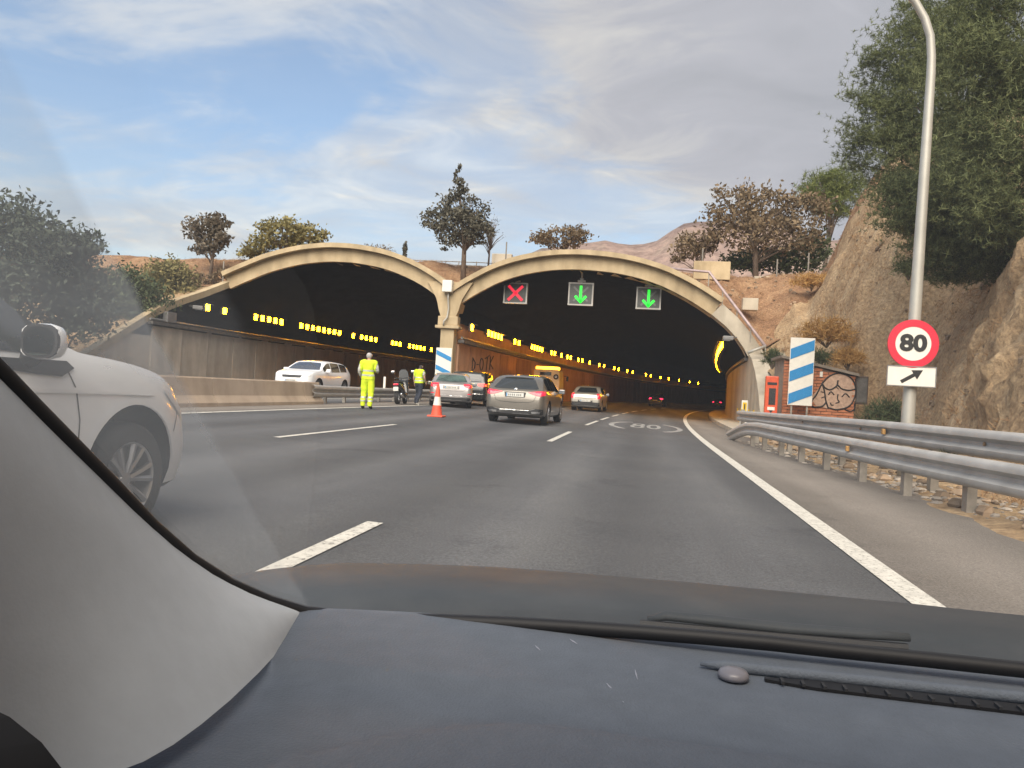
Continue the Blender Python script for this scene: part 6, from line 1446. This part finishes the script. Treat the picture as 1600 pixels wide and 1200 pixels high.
# scuffs on the dash pad
for (x0, y0, x1, y1, w_) in [(836, 1012, 844, 1020, .0011), (890, 1002, 902, 1010, .0013), (938, 992, 946, 997, .001), (948, 1072, 975, 1096, .0016), (992, 1050, 996, 1066, .0009)]:
    q0, q1 = atZ(x0, y0, .79), atZ(x1, y1, .79); q0.z = dash_z(q0.x, q0.y)+.0006; q1.z = dash_z(q1.x, q1.y)+.0006
    cpart(MB().tube([q0, q0.lerp(q1, .5), q1], [w_*.3, w_, w_*.2], 5, flat=.4), 'scuff_mark', M['scuff'])
# pillar trim: from the glass edge round to the dash
A = EDGE[0:11]; n = len(A)
low_px = [(-420, 1500), (-330, 1430), (-250, 1370), (-170, 1320), (-80, 1275), (20, 1245), (120, 1225), (225, 1196), (310, 1138), (400, 1060), (494, 962)]
Cc = []
for (px, py), a in zip(low_px, A):
    q = atZ(px, py, 0.80) if py > 1000 else a.copy(); Cc.append(q)
Cc[-1] = A[-1]+Vector((0, -.006, -.01))
rings = []
K = 14
for i, (a, c) in enumerate(zip(A, Cc)):
    row = []; d = (c-a); L_ = d.length
    tocam = (CAM-(a+c)/2).normalized()
    for k in range(K+1):
        t_ = (k/K)**1.15; bul = 0.19*L_*(math.sin(math.pi/2*t_/.27)**.9 if t_ < .27 else math.cos(math.pi/2*(t_-.27)/.73)**1.1)
        row.append(a+d*t_+tocam*bul*(.75 if i < n-1 else 0)+Vector((0, 0, 0.02*L_*math.sin(math.pi*t_))))
    rings.append(row)
mb = MB(); mb.loft(rings, closed=False); pt = cpart(mb, 'pillar_trim', M['trim'], None, True)
sm = pt.modifiers.new('soft', 'SUBSURF'); sm.levels = 1; sm.render_levels = 1
# dark lump added below the trim, standing in for the corner's shade
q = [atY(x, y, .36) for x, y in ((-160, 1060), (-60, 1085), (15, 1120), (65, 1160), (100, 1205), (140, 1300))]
mb = MB(); mb.loft([[p, p+Vector((-.01, .01, -.05)), p+Vector((-.12, .05, -.20)), p+Vector((-.2, -.1, -.02))] for p in q]); cpart(mb, 'corner_shade', M['trimdark'], None, True)
# bonnet and scuttle beyond the glass
V = []; Fq = []; nx, ny = 60, 34
crest = sorted([(atY(px, py, 1.22).x, atY(px, py, 1.22).z) for px, py in ((300, 912), (360, 902), (430, 896), (560, 899), (700, 905), (830, 915), (950, 926), (1100, 938), (1300, 958), (1600, 988), (1750, 1005))])
for j in range(ny):
    for i in range(nx):
        x = -0.74+1.9*i/(nx-1); v = j/(ny-1); y0 = ws(max(x, -.7), 0).y+.03; y = y0+(2.0-y0)*v; zc = lerp(x, crest)
        z = zc - 0.045*sst(1.16, y0+.02, y) - 0.11*max(0, y-1.22)**1.3*2 - 0.02*sst(y0+.05, y0, y)
        V.append((x-co_.x, y-co_.y, z))
for j in range(ny-1):
    for i in range(nx-1): a = j*nx+i; Fq.append((a, a+1, a+nx+1, a+nx))
link('bonnet', np_mesh('bonnet', V, Fq), M['bonnet'], me_car, True)
# wiper lying along the bottom of the glass
w0 = [atY(x, y, .965) for x, y in ((1012, 968), (1040, 962), (1120, 970), (1230, 982), (1340, 990), (1420, 996))]
cpart(MB().tube(w0, [.006, .010, .011, .011, .010, .008], 8, flat=.6), 'wiper', M['bonnet'], None, True)
cpart(MB().tube([atY(x, y, .955) for x, y in ((1000, 974), (1200, 993), (1418, 1012))], .005, 6), 'wiper_blade', M['seal'])
# roof and door close the cabin, so light comes in through the glass
tp = [ws(x, 1.0) for x in np.linspace(-.62, 1.15, 12)]
mb = MB(); mb.loft([[p, p+Vector((0, .03, .035)), Vector((p.x, -1.5, 1.49)), Vector((p.x, -1.5, 1.44))] for p in tp]); cpart(mb, 'roof', M['trim'], None)
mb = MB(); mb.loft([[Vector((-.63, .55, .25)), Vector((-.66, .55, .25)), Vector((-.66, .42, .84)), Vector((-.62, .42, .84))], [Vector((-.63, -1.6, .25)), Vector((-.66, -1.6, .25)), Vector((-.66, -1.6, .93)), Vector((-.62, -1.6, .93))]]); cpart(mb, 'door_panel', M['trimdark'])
# the rest of the cabin behind the viewer
cpart(MB().box((.25, -.45, .24), (1.8, 2.3, .04)), 'floor', M['trimdark'])
cpart(MB().cbox((.25, -1.15, .62), (1.6, .35, .75), .08), 'rear_seat', M['trimdark'], None, 40)
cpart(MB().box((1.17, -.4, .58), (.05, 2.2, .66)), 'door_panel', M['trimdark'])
cpart(MB().box((-.64, .25, .98), (.03, .04, .30)).box((-.64, -.75, 1.18), (.04, .10, .56)).box((1.17, -.75, 1.18), (.04, .10, .56)), 'window_pillar', M['trimdark'])
# the pane itself
V = []; Fq = []; nx, ny = 60, 40
for j in range(ny):
    for i in range(nx):
        p = ws(-.66+1.85*i/(nx-1), -.02+1.02*j/(ny-1))+Vector((0, .004, 0)); V.append(tuple(p-co_))
for j in range(ny-1):
    for i in range(nx-1): a = j*nx+i; Fq.append((a, a+1, a+nx+1, a+nx))
pane = link('windscreen', np_mesh('windscreen', V, Fq), M['pane'], me_car, True)
